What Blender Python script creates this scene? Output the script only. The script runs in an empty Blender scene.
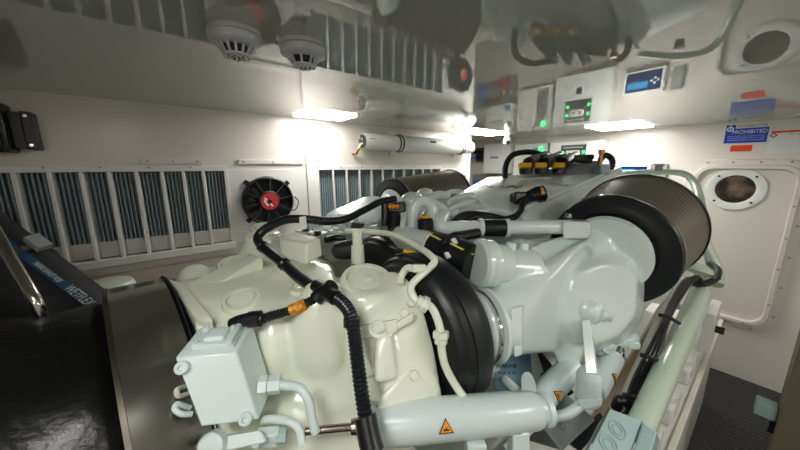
import bpy, bmesh, math, random
from mathutils import Vector as V, Matrix, Quaternion
random.seed(4)
S = bpy.context.scene
COL = S.collection
# ------------------------------------------------------------------ camera
F, HOR, YAW = 297.0, 166.0, math.radians(51.5)
PITCH = math.atan((225 - HOR) / F)
FW = V((math.cos(PITCH) * math.cos(YAW), math.cos(PITCH) * math.sin(YAW), -math.sin(PITCH)))
RT = V((math.sin(YAW), -math.cos(YAW), 0))
UP = RT.cross(FW)
def ad(px, py, w):                       # a point of the room from a sight line and a distance along the view
    return (FW + RT * ((px - 400) / F) - UP * ((py - 225) / F)) * w
def on(px, py, ax, v):                   # ... or from a sight line and a plane of the room
    r = ad(px, py, 1.0); return r * (v / r['xyz'.index(ax)])
cam = bpy.data.cameras.new('camera'); co = bpy.data.objects.new('camera', cam); COL.objects.link(co)
co.matrix_world = Matrix((( RT.x, UP.x, -FW.x, 0), (RT.y, UP.y, -FW.y, 0), (RT.z, UP.z, -FW.z, 0), (0, 0, 0, 1)))
cam.sensor_width = 36; cam.lens = 36 * F / 800; cam.clip_start = .01
S.camera = co

# ------------------------------------------------------------------ materials
def lin(c): return tuple((x / 12.92 if x <= .04045 else ((x + .055) / 1.055) ** 2.4) for x in c)
def rgb(r, g, b): return lin((r / 255, g / 255, b / 255)) + (1,)
MATS = {}
def mat(name, col, rough=.4, metal=0, ior=1.5, coat=0, emit=None, strength=0, noise=None, bump=None, spec=None, rnoise=None):
    m = bpy.data.materials.new(name); m.use_nodes = True
    nt = m.node_tree; b = nt.nodes['Principled BSDF']
    b.inputs['Base Color'].default_value = col
    b.inputs['Roughness'].default_value = rough; b.inputs['Metallic'].default_value = metal
    b.inputs['IOR'].default_value = ior; b.inputs['Coat Weight'].default_value = coat
    b.inputs['Coat Roughness'].default_value = .06
    if spec is not None: b.inputs['Specular IOR Level'].default_value = spec
    if emit: b.inputs['Emission Color'].default_value = emit; b.inputs['Emission Strength'].default_value = strength
    tc = nt.nodes.new('ShaderNodeTexCoord')
    if noise:                              # (scale, other colour, contrast)
        n = nt.nodes.new('ShaderNodeTexNoise'); n.inputs['Scale'].default_value = noise[0]; n.inputs['Detail'].default_value = 5
        nt.links.new(tc.outputs['Object'], n.inputs['Vector'])
        r = nt.nodes.new('ShaderNodeValToRGB'); r.color_ramp.elements[0].position = .5 - noise[2]; r.color_ramp.elements[1].position = .5 + noise[2]
        r.color_ramp.elements[0].color = col; r.color_ramp.elements[1].color = noise[1]
        nt.links.new(n.outputs['Fac'], r.inputs['Fac']); nt.links.new(r.outputs['Color'], b.inputs['Base Color'])
    if rnoise:                             # (scale, low, high)
        n = nt.nodes.new('ShaderNodeTexNoise'); n.inputs['Scale'].default_value = rnoise[0]; n.inputs['Detail'].default_value = 4
        nt.links.new(tc.outputs['Object'], n.inputs['Vector'])
        mr = nt.nodes.new('ShaderNodeMapRange'); mr.inputs['To Min'].default_value = rnoise[1]; mr.inputs['To Max'].default_value = rnoise[2]
        nt.links.new(n.outputs['Fac'], mr.inputs['Value']); nt.links.new(mr.outputs['Result'], b.inputs['Roughness'])
    if bump:                               # (scale, strength, distance)
        n = nt.nodes.new('ShaderNodeTexNoise'); n.inputs['Scale'].default_value = bump[0]; n.inputs['Detail'].default_value = 4
        nt.links.new(tc.outputs['Object'], n.inputs['Vector'])
        u = nt.nodes.new('ShaderNodeBump'); u.inputs['Strength'].default_value = bump[1]; u.inputs['Distance'].default_value = bump[2]
        nt.links.new(n.outputs['Fac'], u.inputs['Height']); nt.links.new(u.outputs['Normal'], b.inputs['Normal'])
    MATS[name] = m
    return m
wallm = mat('white_gelcoat_wall', rgb(222, 216, 208), .22, bump=(1.2, .12, .02), rnoise=(3, .16, .3))
ceilm = mat('white_gelcoat_ceiling', rgb(186, 188, 182), 0.0, ior=2.5)
white = mat('white_enamel', rgb(226, 228, 224), .25)
trimw = mat('white_trim', rgb(228, 226, 222), .3)
engw = mat('engine_white_paint', rgb(220, 231, 227), .2, coat=.35, bump=(60, .05, .002))
gearw = mat('gearbox_cream_paint', rgb(228, 236, 214), .2, coat=.4, bump=(45, .06, .002), noise=(3, rgb(234, 236, 220), .3))
ramw = mat('light_grey_paint', rgb(210, 223, 221), .28, coat=.2)
blk = mat('black_rubber', rgb(22, 25, 27), .38, bump=(120, .08, .001))
dark = mat('dark_rubber', rgb(34, 37, 38), .45)
plas = mat('black_plastic', rgb(16, 17, 19), .35)
loom = mat('corrugated_black_conduit', rgb(20, 24, 30), .3)
steel = mat('stainless_steel', rgb(188, 184, 178), .16, metal=1, rnoise=(18, .1, .2))
rodm = mat('grey_steel', rgb(150, 142, 132), .25, metal=1)
chrome = mat('chrome', rgb(215, 218, 220), .12, metal=1)
brass = mat('brass', rgb(190, 140, 90), .3, metal=1)
louv = mat('louvre_white', rgb(224, 222, 218), .35)
fan = mat('fan_black', rgb(20, 20, 21), .4)
red = mat('red_plastic', rgb(205, 40, 56), .35)
redt = mat('red_orange_label', rgb(226, 70, 30), .45)
yel = mat('yellow_plastic', rgb(240, 180, 20), .4)
ora = mat('orange_label', rgb(240, 150, 20), .4)
blu = mat('blue_label', rgb(24, 70, 190), .35)
scr = mat('screen_blue', rgb(20, 40, 92), .15)
lcd = mat('lcd_lit', rgb(30, 120, 170), .2, emit=rgb(60, 150, 200), strength=.35)
blue = mat('blue_plastic', rgb(30, 105, 190), .4)
wht = mat('white_lettering', rgb(238, 240, 242), .5)
ink = mat('black_lettering', rgb(24, 24, 26), .5)
gry = mat('grey_plastic', rgb(150, 152, 150), .4)
dgry = mat('dark_grey_panel', rgb(52, 58, 58), .4)
led = mat('green_led', rgb(20, 220, 90), .3, emit=rgb(40, 255, 120), strength=1.6)
railm = mat('pale_green_paint', rgb(196, 212, 192), .25, coat=.3)
tanm = mat('brushed_tan_metal', rgb(200, 180, 162), .35, metal=.85, bump=(30, .1, .002))
boxm = mat('pale_blue_grey_paint', rgb(158, 184, 182), .4)
olive = mat('olive_brown_paint', rgb(110, 104, 84), .5)
smoke = mat('grey_plastic_detector', rgb(206, 208, 212), .4)
glassd = mat('dark_porthole_glass', rgb(52, 46, 42), .06, noise=(9, rgb(120, 104, 92), .12))
paper = mat('pale_cover_sheet', rgb(225, 222, 208), .5)
foil = mat('amber_crinkled_tag', rgb(235, 165, 20), .35, bump=(140, .6, .004), noise=(110, rgb(170, 95, 5), .12))
diff = mat('led_diffuser', rgb(255, 255, 255), .5, emit=(1, .975, .93, 1), strength=11.5)
motg = mat('grey_motor_casting', rgb(150, 158, 156), .4, metal=.3)
dplate = mat('blue_data_plate', rgb(110, 150, 165), .35)
yprint = mat('yellow_print', rgb(215, 205, 40), .5)
hprint = mat('pale_hose_print', rgb(190, 200, 190), .5)
hstripe = mat('blue_hose_stripe', rgb(28, 70, 100), .5)
hosem = mat('black_hose_rubber', rgb(18, 20, 22), .6)

def node_mat(name, base, rough): 
    m = bpy.data.materials.new(name); m.use_nodes = True
    nt = m.node_tree; b = nt.nodes['Principled BSDF']
    b.inputs['Base Color'].default_value = base; b.inputs['Roughness'].default_value = rough
    return m, nt, b
# black lagging blanket: wrinkled coated cloth
lag, nt, b = node_mat('black_coated_cloth', rgb(9, 10, 11), .34)
tc = nt.nodes.new('ShaderNodeTexCoord'); n1 = nt.nodes.new('ShaderNodeTexNoise'); n1.inputs['Scale'].default_value = 22; n1.inputs['Detail'].default_value = 8
n2 = nt.nodes.new('ShaderNodeTexVoronoi'); n2.inputs['Scale'].default_value = 60
mx = nt.nodes.new('ShaderNodeMath'); mx.operation = 'MULTIPLY_ADD'; mx.inputs[1].default_value = .06
nt.links.new(tc.outputs['Object'], n1.inputs['Vector']); nt.links.new(tc.outputs['Object'], n2.inputs['Vector'])
nt.links.new(n2.outputs['Distance'], mx.inputs[0]); nt.links.new(n1.outputs['Fac'], mx.inputs[2])
bp = nt.nodes.new('ShaderNodeBump'); bp.inputs['Strength'].default_value = .45; bp.inputs['Distance'].default_value = .01
nt.links.new(mx.outputs[0], bp.inputs['Height']); nt.links.new(bp.outputs['Normal'], b.inputs['Normal'])
# perforated filter mesh: tiny holes on the UV grid
mesh_m, nt, b = node_mat('perforated_filter_mesh', rgb(150, 142, 128), .4)
uv = nt.nodes.new('ShaderNodeUVMap'); mp = nt.nodes.new('ShaderNodeMapping'); mp.inputs['Scale'].default_value = (150, 44, 1)
nt.links.new(uv.outputs['UV'], mp.inputs['Vector'])
fr = nt.nodes.new('ShaderNodeVectorMath'); fr.operation = 'FRACTION'; nt.links.new(mp.outputs['Vector'], fr.inputs[0])
sb = nt.nodes.new('ShaderNodeVectorMath'); sb.operation = 'SUBTRACT'; sb.inputs[1].default_value = (.5, .5, 0); nt.links.new(fr.outputs[0], sb.inputs[0])
ln = nt.nodes.new('ShaderNodeVectorMath'); ln.operation = 'LENGTH'; nt.links.new(sb.outputs[0], ln.inputs[0])
cr = nt.nodes.new('ShaderNodeValToRGB'); cr.color_ramp.elements[0].position = .36; cr.color_ramp.elements[0].color = rgb(48, 42, 34)
cr.color_ramp.elements[1].position = .44; cr.color_ramp.elements[1].color = rgb(138, 128, 112)
nt.links.new(ln.outputs['Value'], cr.inputs['Fac']); nt.links.new(cr.outputs['Color'], b.inputs['Base Color'])
b.inputs['Metallic'].default_value = .35
# diamond plate rubber floor
floor_m, nt, b = node_mat('black_chequer_matting', rgb(44, 46, 46), .3)
tc = nt.nodes.new('ShaderNodeTexCoord')
def lozenge(rot, off):
    mp = nt.nodes.new('ShaderNodeMapping'); mp.inputs['Rotation'].default_value = (0, 0, rot); mp.inputs['Location'].default_value = off; mp.inputs['Scale'].default_value = (16, 34, 1)
    nt.links.new(tc.outputs['Object'], mp.inputs['Vector'])
    fr = nt.nodes.new('ShaderNodeVectorMath'); fr.operation = 'FRACTION'; nt.links.new(mp.outputs['Vector'], fr.inputs[0])
    sb = nt.nodes.new('ShaderNodeVectorMath'); sb.operation = 'SUBTRACT'; sb.inputs[1].default_value = (.5, .5, 0); nt.links.new(fr.outputs[0], sb.inputs[0])
    sc = nt.nodes.new('ShaderNodeVectorMath'); sc.operation = 'MULTIPLY'; sc.inputs[1].default_value = (1, 2.0, 0); nt.links.new(sb.outputs[0], sc.inputs[0])
    ln = nt.nodes.new('ShaderNodeVectorMath'); ln.operation = 'LENGTH'; nt.links.new(sc.outputs[0], ln.inputs[0])
    mr = nt.nodes.new('ShaderNodeMapRange'); mr.inputs['From Min'].default_value = .42; mr.inputs['From Max'].default_value = .2; nt.links.new(ln.outputs['Value'], mr.inputs['Value'])
    return mr
a1, a2 = lozenge(.785, (0, 0, 0)), lozenge(-.785, (.5, .5, 0))
mxx = nt.nodes.new('ShaderNodeMath'); mxx.operation = 'MAXIMUM'
nt.links.new(a1.outputs['Result'], mxx.inputs[0]); nt.links.new(a2.outputs['Result'], mxx.inputs[1])
bp = nt.nodes.new('ShaderNodeBump'); bp.inputs['Strength'].default_value = 1; bp.inputs['Distance'].default_value = .008
nt.links.new(mxx.outputs[0], bp.inputs['Height']); nt.links.new(bp.outputs['Normal'], b.inputs['Normal'])
# blue-grey air filter cassette behind louvres (vertical pleats)
cass, nt, b = node_mat('blue_grey_filter_cassette', rgb(146, 164, 168), .5)

# ------------------------------------------------------------------ mesh builder
def frame(d):
    d = d.normalized(); a = V((0, 0, 1)) if abs(d.z) < .95 else V((1, 0, 0))
    u = d.cross(a).normalized(); return u, d.cross(u).normalized()
class MB:
    def __init__(s): s.bm = bmesh.new(); s.uv = s.bm.loops.layers.uv.new('UVMap')
    def face(s, vs):
        try: return s.bm.faces.new(vs)
        except ValueError: return None
    def hex(s, p):                          # eight corners: 0-3 bottom loop, 4-7 top loop
        v = [s.bm.verts.new(q) for q in p]
        for f in ((3,2,1,0),(4,5,6,7),(0,1,5,4),(1,2,6,5),(2,3,7,6),(3,0,4,7)): s.face([v[i] for i in f])
        return s
    def box(s, lo, hi):
        (a,b,c),(d,e,f) = lo, hi
        a,d=min(a,d),max(a,d); b,e=min(b,e),max(b,e); c,f=min(c,f),max(c,f)
        return s.hex([(a,b,c),(d,b,c),(d,e,c),(a,e,c),(a,b,f),(d,b,f),(d,e,f),(a,e,f)])
    def bar(s, p, q, wid, hei, up=V((0,0,1))):
        p, q = V(p), V(q); d = (q-p).normalized(); u = d.cross(up).normalized(); n = u.cross(d)
        c = []
        for h in (-hei/2, hei/2):
            c += [p-u*wid/2+n*h, q-u*wid/2+n*h, q+u*wid/2+n*h, p+u*wid/2+n*h]
        return s.hex(c)
    def obox(s, c, ax, half):               # oriented box: centre, three axes, half sizes
        c = V(c); x,y,z = [V(a)*h for a,h in zip(ax, half)]
        return s.hex([c-x-y-z, c+x-y-z, c+x+y-z, c-x+y-z, c-x-y+z, c+x-y+z, c+x+y+z, c-x+y+z])
    def lathe(s, o, d, prof, seg=32, a0=0, a1=2*math.pi, caps=True):   # prof: (along, radius)
        o, d = V(o), V(d).normalized(); u, v = frame(d); full = abs(a1-a0-2*math.pi) < 1e-6
        n = seg if full else seg+1
        rings = []
        for t, r in prof:
            rings.append([s.bm.verts.new(o+d*t+(u*math.cos(a0+(a1-a0)*i/seg)+v*math.sin(a0+(a1-a0)*i/seg))*max(r,1e-5)) for i in range(n)])
        L = len(prof)
        for k in range(L-1):
            for i in range(n if full else n-1):
                j = (i+1) % n
                f = s.face([rings[k][i], rings[k][j], rings[k+1][j], rings[k+1][i]])
                if f:
                    for lp, w in zip(f.loops, ((i/seg, k/(L-1)), ((i+1)/seg, k/(L-1)), ((i+1)/seg, (k+1)/(L-1)), (i/seg, (k+1)/(L-1)))): lp[s.uv].uv = w
        if caps and full: s.face(rings[0][::-1]); s.face(rings[-1])
        return s
    def cyl(s, p, q, r, r2=None, seg=24):
        p, q = V(p), V(q); return s.lathe(p, q-p, [(0, r), ((q-p).length, r if r2 is None else r2)], seg)
    def tube(s, pts, r, seg=12, smooth=6, ridge=None):
        P = [V(p) for p in pts]
        if smooth > 1 and len(P) > 2:
            Q = []
            E = [P[0]*2-P[1]] + P + [P[-1]*2-P[-2]]
            for i in range(1, len(E)-2):
                for k in range(smooth):
                    t = k/smooth; a,b,c,d = E[i-1],E[i],E[i+1],E[i+2]
                    Q.append(.5*((2*b)+(c-a)*t+(2*a-5*b+4*c-d)*t*t+(3*b-a-3*c+d)*t**3))
            P = Q + [P[-1]]
        if ridge:                           # resample by arc length, alternate radius
            step = ridge/2; Q = [P[0]]; acc = 0
            for a, b in zip(P, P[1:]):
                l = (b-a).length; t = step-acc
                while t <= l: Q.append(a+(b-a)*(t/l)); t += step
                acc = l-(t-step)
            P = Q
        rings = []; u = None
        for i, p in enumerate(P):
            d = (P[min(i+1,len(P)-1)]-P[max(i-1,0)]).normalized()
            if u is None: u = frame(d)[0]
            u = (u-d*u.dot(d)).normalized(); v = d.cross(u)
            rr = r(i/(len(P)-1)) if callable(r) else r
            if ridge: rr *= 1.0 if i % 2 else .86
            rings.append([s.bm.verts.new(p+(u*math.cos(2*math.pi*k/seg)+v*math.sin(2*math.pi*k/seg))*rr) for k in range(seg)])
        for A, B in zip(rings, rings[1:]):
            for k in range(seg): s.face([A[k], A[(k+1)%seg], B[(k+1)%seg], B[k]])
        s.face(rings[0][::-1]); s.face(rings[-1]); return s
    def prism(s, poly, ext):
        A = [s.bm.verts.new(V(p)) for p in poly]; B = [s.bm.verts.new(V(p)+V(ext)) for p in poly]
        s.face(A[::-1]); s.face(B); n = len(A)
        for i in range(n): s.face([A[i], A[(i+1)%n], B[(i+1)%n], B[i]])
        return s
    def hull(s, pts):
        t = bmesh.new(); vs = [t.verts.new(V(p)) for p in pts]
        r = bmesh.ops.convex_hull(t, input=vs)
        for e in [x for x in t.verts if not x.link_faces]: t.verts.remove(e)
        mp = {v: s.bm.verts.new(v.co) for v in t.verts}
        for f in t.faces: s.face([mp[v] for v in f.verts])
        t.free(); return s
    def ball(s, c, r, seg=16):
        c = V(c); r = (r,r,r) if not hasattr(r,'__len__') else r
        ms = bmesh.ops.create_uvsphere(s.bm, u_segments=seg, v_segments=seg//2, radius=1)
        for v in ms['verts']: v.co = V((v.co.x*r[0], v.co.y*r[1], v.co.z*r[2]))+c
        return s
    def hexbolt(s, p, d, r, h, washer=True):
        p, d = V(p), V(d).normalized()
        if washer: s.lathe(p, d, [(0, r*1.35), (h*.25, r*1.35)], 20)
        s.lathe(p+d*h*.2, d, [(0, r), (h*.7, r), (h*.85, r*.85)], 6); return s
    def ring(s, o, d, R, r, seg=32, n=10):  # torus
        o, d = V(o), V(d).normalized(); u, v = frame(d); rs = []
        for i in range(seg):
            a = 2*math.pi*i/seg; e = u*math.cos(a)+v*math.sin(a)
            rs.append([s.bm.verts.new(o+e*(R+r*math.cos(2*math.pi*k/n))+d*r*math.sin(2*math.pi*k/n)) for k in range(n)])
        for i in range(seg):
            A, B = rs[i], rs[(i+1)%seg]
            for k in range(n): s.face([A[k], A[(k+1)%n], B[(k+1)%n], B[k]])
        return s
    def build(s, name, m, parent=None, bevel=0, voxel=0, smooth_it=6, sharp=35, seg=2, loc=None):
        bmesh.ops.recalc_face_normals(s.bm, faces=s.bm.faces[:])
        org = V((0,0,0))
        if parent:
            q = parent
            while q: org = org + q.location; q = q.parent
        elif loc is not None: org = V(loc)
        bmesh.ops.translate(s.bm, verts=s.bm.verts[:], vec=-org)
        me = bpy.data.meshes.new(name); s.bm.to_mesh(me); s.bm.free()
        me.materials.append(m)
        o = bpy.data.objects.new(name, me); COL.objects.link(o)
        if parent: o.parent = parent
        elif loc is not None: o.location = loc
        if voxel:
            r = o.modifiers.new('r', 'REMESH'); r.mode = 'VOXEL'; r.voxel_size = voxel
            k = o.modifiers.new('s', 'SMOOTH'); k.iterations = smooth_it; k.factor = .5
            bpy.context.view_layer.update()
            dg = bpy.context.evaluated_depsgraph_get()
            nm = bpy.data.meshes.new_from_object(o.evaluated_get(dg)); nm.name = name
            o.modifiers.clear(); o.data = nm
            if not nm.materials: nm.materials.append(m)
            me = nm
            for p in me.polygons: p.use_smooth = True
        else:
            if bevel:
                bv = o.modifiers.new('bevel', 'BEVEL'); bv.width = bevel; bv.segments = seg; bv.limit_method = 'ANGLE'; bv.angle_limit = math.radians(40)
                bv.harden_normals = False
            for p in me.polygons: p.use_smooth = True
            me.set_sharp_from_angle(angle=math.radians(sharp if not bevel else 50))
        return o
def tag(o, label, cat, group=None):
    o['label'] = label; o['category'] = cat
    if group: o['group'] = group
    return o
def thing(name, loc, label, cat, group=None):
    o = bpy.data.objects.new(name, None); COL.objects.link(o); o.location = loc; o.empty_display_size = .05
    return tag(o, label, cat, group)
def struct(o): o['kind'] = 'structure'; return o
def text(body, o, xa, ya, size, m, parent, name='lettering', depth=.0006, width=None, align='CENTER', shear=0):
    cu = bpy.data.curves.new('t', 'FONT'); cu.body = body; cu.size = size; cu.extrude = depth; cu.align_x = align; cu.align_y = 'CENTER'; cu.shear = shear
    t = bpy.data.objects.new('t', cu); COL.objects.link(t); bpy.context.view_layer.update()
    me = bpy.data.meshes.new_from_object(t.evaluated_get(bpy.context.evaluated_depsgraph_get()))
    bpy.data.objects.remove(t)
    xa, ya = V(xa).normalized(), V(ya).normalized(); za = xa.cross(ya).normalized(); ya = za.cross(xa)
    xs = [v.co.x for v in me.vertices]; k = width/(max(xs)-min(xs)) if width else 1
    org = V((0,0,0)); q = parent
    while q: org = org + q.location; q = q.parent
    for v in me.vertices:
        c = v.co.copy(); v.co = V(o)+xa*c.x*k+ya*c.y+za*c.z-org
    me.materials.clear(); me.materials.append(m); me.name = name
    ob = bpy.data.objects.new(name, me); COL.objects.link(ob); ob.parent = parent
    return ob
def copy_tree(o, dloc=None, parent=None):
    c = o.copy(); COL.objects.link(c)
    if parent: c.parent = parent
    if dloc is not None: c.location = o.location + V(dloc)
    for ch in list(o.children): copy_tree(ch, None, c)
    return c
X, Y, Z = V((1,0,0)), V((0,1,0)), V((0,0,1))

# ------------------------------------------------------------------ room
CZ, FZ, LY, FX, RY, BX = .35, -1.83, 2.28, 3.77, -1.75, -1.9
NX, NY = 2.87, 3.05          # the left wall ends here; a niche goes on to NY
struct(MB().box((BX-.1, RY-.1, FZ-.08), (FX+.1, NY+.1, FZ)).build('floor', floor_m))
struct(MB().box((BX-.1, RY-.1, CZ), (FX+.1, NY+.1, CZ+.08)).build('ceiling', ceilm))
struct(MB().box((FX, RY-.1, FZ), (FX+.1, NY+.1, CZ)).build('wall_far', wallm))
struct(MB().box((BX-.1, RY-.1, FZ), (BX, NY+.1, CZ)).build('wall_back', wallm))
struct(MB().box((BX, RY-.1, FZ), (FX, RY, CZ)).build('wall_right', wallm))
w = MB()
L1a, L1b, L2a, L2b, LT, LB = -1.85, .33, .98, 2.36, -.03, -.52
w.box((BX, LY, LT), (NX, LY+.12, CZ)); w.box((BX, LY, FZ), (NX, LY+.12, LB))
w.box((L1b, LY, LB), (L2a, LY+.12, LT)); w.box((L2b, LY, LB), (NX, LY+.12, LT))
w.box((BX, LY, LB), (L1a, LY+.12, LT))
w.box((BX, LY+.12, LB-.05), (NX-.05, LY+.15, LT+.05))
w.box((NX-.12, LY+.12, FZ), (NX, NY, CZ)); w.box((NX-.12, NY, FZ), (FX, NY+.1, CZ))
struct(w.build('wall_left', wallm))
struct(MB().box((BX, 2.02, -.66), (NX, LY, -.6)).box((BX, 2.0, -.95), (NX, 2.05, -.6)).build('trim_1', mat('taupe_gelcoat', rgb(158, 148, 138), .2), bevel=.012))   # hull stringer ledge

# louvre grilles in the left wall
def grille(x0, x1, fins, label):
    r = thing('louvre_grille', ((x0+x1)/2, LY, LB), label, 'air vent')
    f = MB()
    f.box((x0-.03, LY-.012, LT-.002), (x1+.02, LY+.0, LT+.035)); f.box((x0-.03, LY-.045, LB-.03), (x1+.02, LY, LB+.012))
    f.box((x0-.03, LY-.012, LB), (x0+.004, LY, LT)); f.box((x1-.004, LY-.012, LB), (x1+.02, LY, LT))
    f.build('grille_frame', trimw, r, bevel=.003)
    MB().box((x0, LY+.03, LB+.012), (x1, LY+.038, LB+.1)).build('sill_plate', louv, r)
    c = MB(); n = int((x1-x0)/.019)
    c.box((x0, LY+.075, LB), (x1, LY+.085, LT))
    for i in range(n):
        xx = x0+(x1-x0)*(i+.5)/n
        c.box((xx-.0035, LY+.034, LB), (xx+.0035, LY+.075, LT))
    c.build('filter_cassette', cass, r)
    for xx in fins:
        q = MB(); a = .0085
        q.hex([(xx-a, LY-.035, LB+.012), (xx+a, LY-.035, LB+.012), (xx+a*.5+.012, LY+.03, LB+.012), (xx-a*.5+.012, LY+.03, LB+.012),
               (xx-a, LY-.012, LT), (xx+a, LY-.012, LT), (xx+a*.5+.012, LY+.03, LT), (xx-a*.5+.012, LY+.03, LT)])
        q.build('fin', louv, r, bevel=.003)
    b = MB()
    for xx in [x0+.2*i for i in range(int((x1-x0)/.2)+1)]: b.cyl((xx, LY-.012, LT+.022), (xx, LY-.016, LT+.022), .005, seg=10)
    b.build('screw_heads', gry, r)
    return r
grille(L1a, L1b, [-.439-.113*k for k in range(12, 0, -1)] + [-.439, -.328, -.221, -.109, .005, .108, .212], 'long white louvre grille with blue-grey filters left of the fan, low on the left wall')
grille(L2a, L2b, [L2a+.125*k for k in range(1, 11)], 'white louvre grille right of the fan, partly hidden behind the engine')

# cooling fans on their mounting plates
def cooling_fan(cx, cz, R, label, x0, x1):
    r = thing('cooling_fan', (cx, LY, cz), label, 'fan')
    p = MB().box((x0, LY-.008, LB), (x1, LY, LT+.005)); p.build('mounting_plate', trimw, r, bevel=.002)
    y0 = LY-.01
    MB().lathe((cx, y0, cz), -Y, [(0, R*.97), (.012, R*1.0), (.05, R*.98), (.055, R*.93), (.05, R*.9), (.004, R*.9)], 48, caps=False).build('shroud', fan, r)
    MB().cyl((cx, y0, cz), (cx, y0-.004, cz), R*.93, seg=40).build('backing', plas, r)
    g = MB()
    for k in range(9): g.ring((cx, y0-.03, cz), Y, R*(.32+.065*k), .0022, 40, 5)
    g.build('grille_rings', gry if False else fan, r)
    for k in range(10):
        a = 2*math.pi*(k+.3)/10
        e = V((math.cos(a), 0, math.sin(a)))
        MB().bar(V((cx, y0-.052, cz))+e*R*.28, V((cx, y0-.05, cz))+e*R*.96, .007, .006, Y).build('spoke', dgry, r)
    for k in range(8):
        a = 2*math.pi*k/8; e = V((math.cos(a), 0, math.sin(a))); t = V((-math.sin(a), 0, math.cos(a)))
        c0 = V((cx, y0-.02, cz))
        MB().hex([c0+e*R*.25-t*.012+Y*.008, c0+e*R*.88-t*.03+Y*.012, c0+e*R*.88+t*.03-Y*.012, c0+e*R*.25+t*.012-Y*.008,
                  c0+e*R*.25-t*.012+Y*.011, c0+e*R*.88-t*.03+Y*.015, c0+e*R*.88+t*.03-Y*.009, c0+e*R*.25+t*.012-Y*.005]).build('blade', fan, r)
    h = MB().lathe((cx, y0-.02, cz), -Y, [(0, R*.42), (.036, R*.42), (.042, R*.37)], 32).build('hub', fan, r)
    MB().lathe((cx, y0-.062, cz), -Y, [(0, R*.34), (.002, R*.34)], 32).build('hub_badge', red, h)
    MB().lathe((cx, y0-.063, cz), -Y, [(0, R*.09), (.004, R*.08)], 20).build('hub_centre', plas, h)
    dd = MB()
    for px, pz, s in ((-.11, .1, .32), (-.13, .0, .3), (-.08, -.12, .35), (.04, -.15, .25)):
        dd.obox((cx+px*R*1.4, y0-.0645, cz+pz*R), ((.8, 0, .6), (0, 1, 0), (-.6, 0, .8)), (.006, .0007, .011))
    dd.build('badge_mark', wht, h)
    for a in (.7, 2.35, 3.9, 5.5):
        e = V((math.cos(a), 0, math.sin(a)))
        m = MB().bar(V((cx, y0-.012, cz))+e*R*.96, V((cx, y0-.012, cz))+e*R*1.16, .03, .012, Y); m.cyl(V((cx, y0-.018, cz))+e*R*1.12, V((cx, y0-.026, cz))+e*R*1.12, .007, seg=10)
        m.build('mounting_lug', fan, r)
    MB().tube([(cx+R*.75, y0-.05, cz-R*.45), (cx+R*1.05, y0-.05, cz-R*.42), (cx+R*1.2, y0-.04, cz-R*.1), (cx+R*1.13, y0, cz+R*.1)], .004, 6).build('power_lead', plas, r)
    return r
cooling_fan(.582, -.245, .174, 'black round cooling fan with a red hub between the two louvre grilles', .335, .88)
cooling_fan(2.6, -.24, .168, 'black cooling fan at the far end of the left wall, seen as a reflection overhead', 2.38, 2.865)

# corner post and fixing strips on left wall
tag(MB().box((.885, LY-.02, LB-.3), (.955, LY, CZ-.06)).build('panel_joint_strip', trimw, bevel=.004), 'white vertical joint strip on the left wall right of the fan', 'trim')
for i, (xa, xb, zz, lab) in enumerate(((-.08, .22, .012, 'short white fixing strip with screws above the left louvre grille'), (.42, .86, .014, 'white fixing strip with screws above the red-hub fan'))):
    r = thing('fixing_strip', ((xa+xb)/2, LY, zz), lab, 'trim')
    MB().box((xa, LY-.014, zz), (xb, LY, zz+.03)).build('strip', trimw, r, bevel=.002)
    for k in range(3): MB().cyl((xa+.03+(xb-xa-.06)*k/2, LY-.014, zz+.015), (xa+.03+(xb-xa-.06)*k/2, LY-.018, zz+.015), .006, seg=10).build('screw', gry, r)

# black junction box high on the left wall
r = thing('junction_box', (-.62, LY, .17), 'black junction box on the left wall at the left edge of the photo', 'electrical box')
MB().box((-.86, LY-.14, .06), (-.51, LY, .275)).build('housing', plas, r, bevel=.01)
MB().box((-.85, LY-.16, .07), (-.525, LY-.14, .265)).build('lid', plas, r, bevel=.006)
MB().box((-.51, LY-.08, .08), (-.45, LY-.05, .24)).box((-.47, LY-.09, .075), (-.435, LY-.0, .245)).build('side_flange', plas, r, bevel=.004)
for xx, yy, zz in ((-.453, LY-.09, .095), (-.453, LY-.09, .225), (-.54, LY-.16, .09), (-.54, LY-.16, .25)):
    MB().cyl((xx, yy, zz), (xx, yy-.006, zz), .007, seg=10).build('screw', steel, r)

# white extinguisher / lamp canister on left wall
r = thing('white_canister', (2.1, LY-.09, .18), 'long white canister held by two black bands high on the left wall', 'cylinder')
cy, czz = LY-.09, .2
MB().lathe((1.34, cy, czz), X, [(.02, .062), (0, .068), (.02, .071), (1.36, .071), (1.4, .066), (1.41, .05)], 36).build('barrel', white, r)
MB().cyl((1.345, cy, czz), (1.338, cy, czz), .055, seg=28).build('end_plate', dgry, r)
bb = MB()
for a in range(5): bb.cyl((1.34, cy+.03*math.cos(a*1.256), czz+.03*math.sin(a*1.256)), (1.325, cy+.03*math.cos(a*1.256), czz+.03*math.sin(a*1.256)), .012, seg=10)
bb.build('end_ports', chrome, r)
MB().tube([(1.33, cy, czz-.02), (1.31, cy+.01, czz-.06), (1.3, cy+.03, czz-.1), (1.3, LY, czz-.1)], .011, 8).build('valve', brass, r)
for xx in (1.7, 2.55):
    st = MB().ring((xx, cy, czz), X, .073, .006, 32, 6).ring((xx+.035, cy, czz), X, .073, .006, 32, 6).build('strap', plas, r)
    MB().box((xx-.02, LY-.04, czz-.105), (xx+.04, LY, czz+.1)).build('bracket', trimw, r, bevel=.003)
MB().obox((2.1, cy-.066, czz+.028), (X, V((0, -.92, .38)), V((0, .38, .92))), (.035, .003, .01)).build('rating_mark', ink, r)
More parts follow.
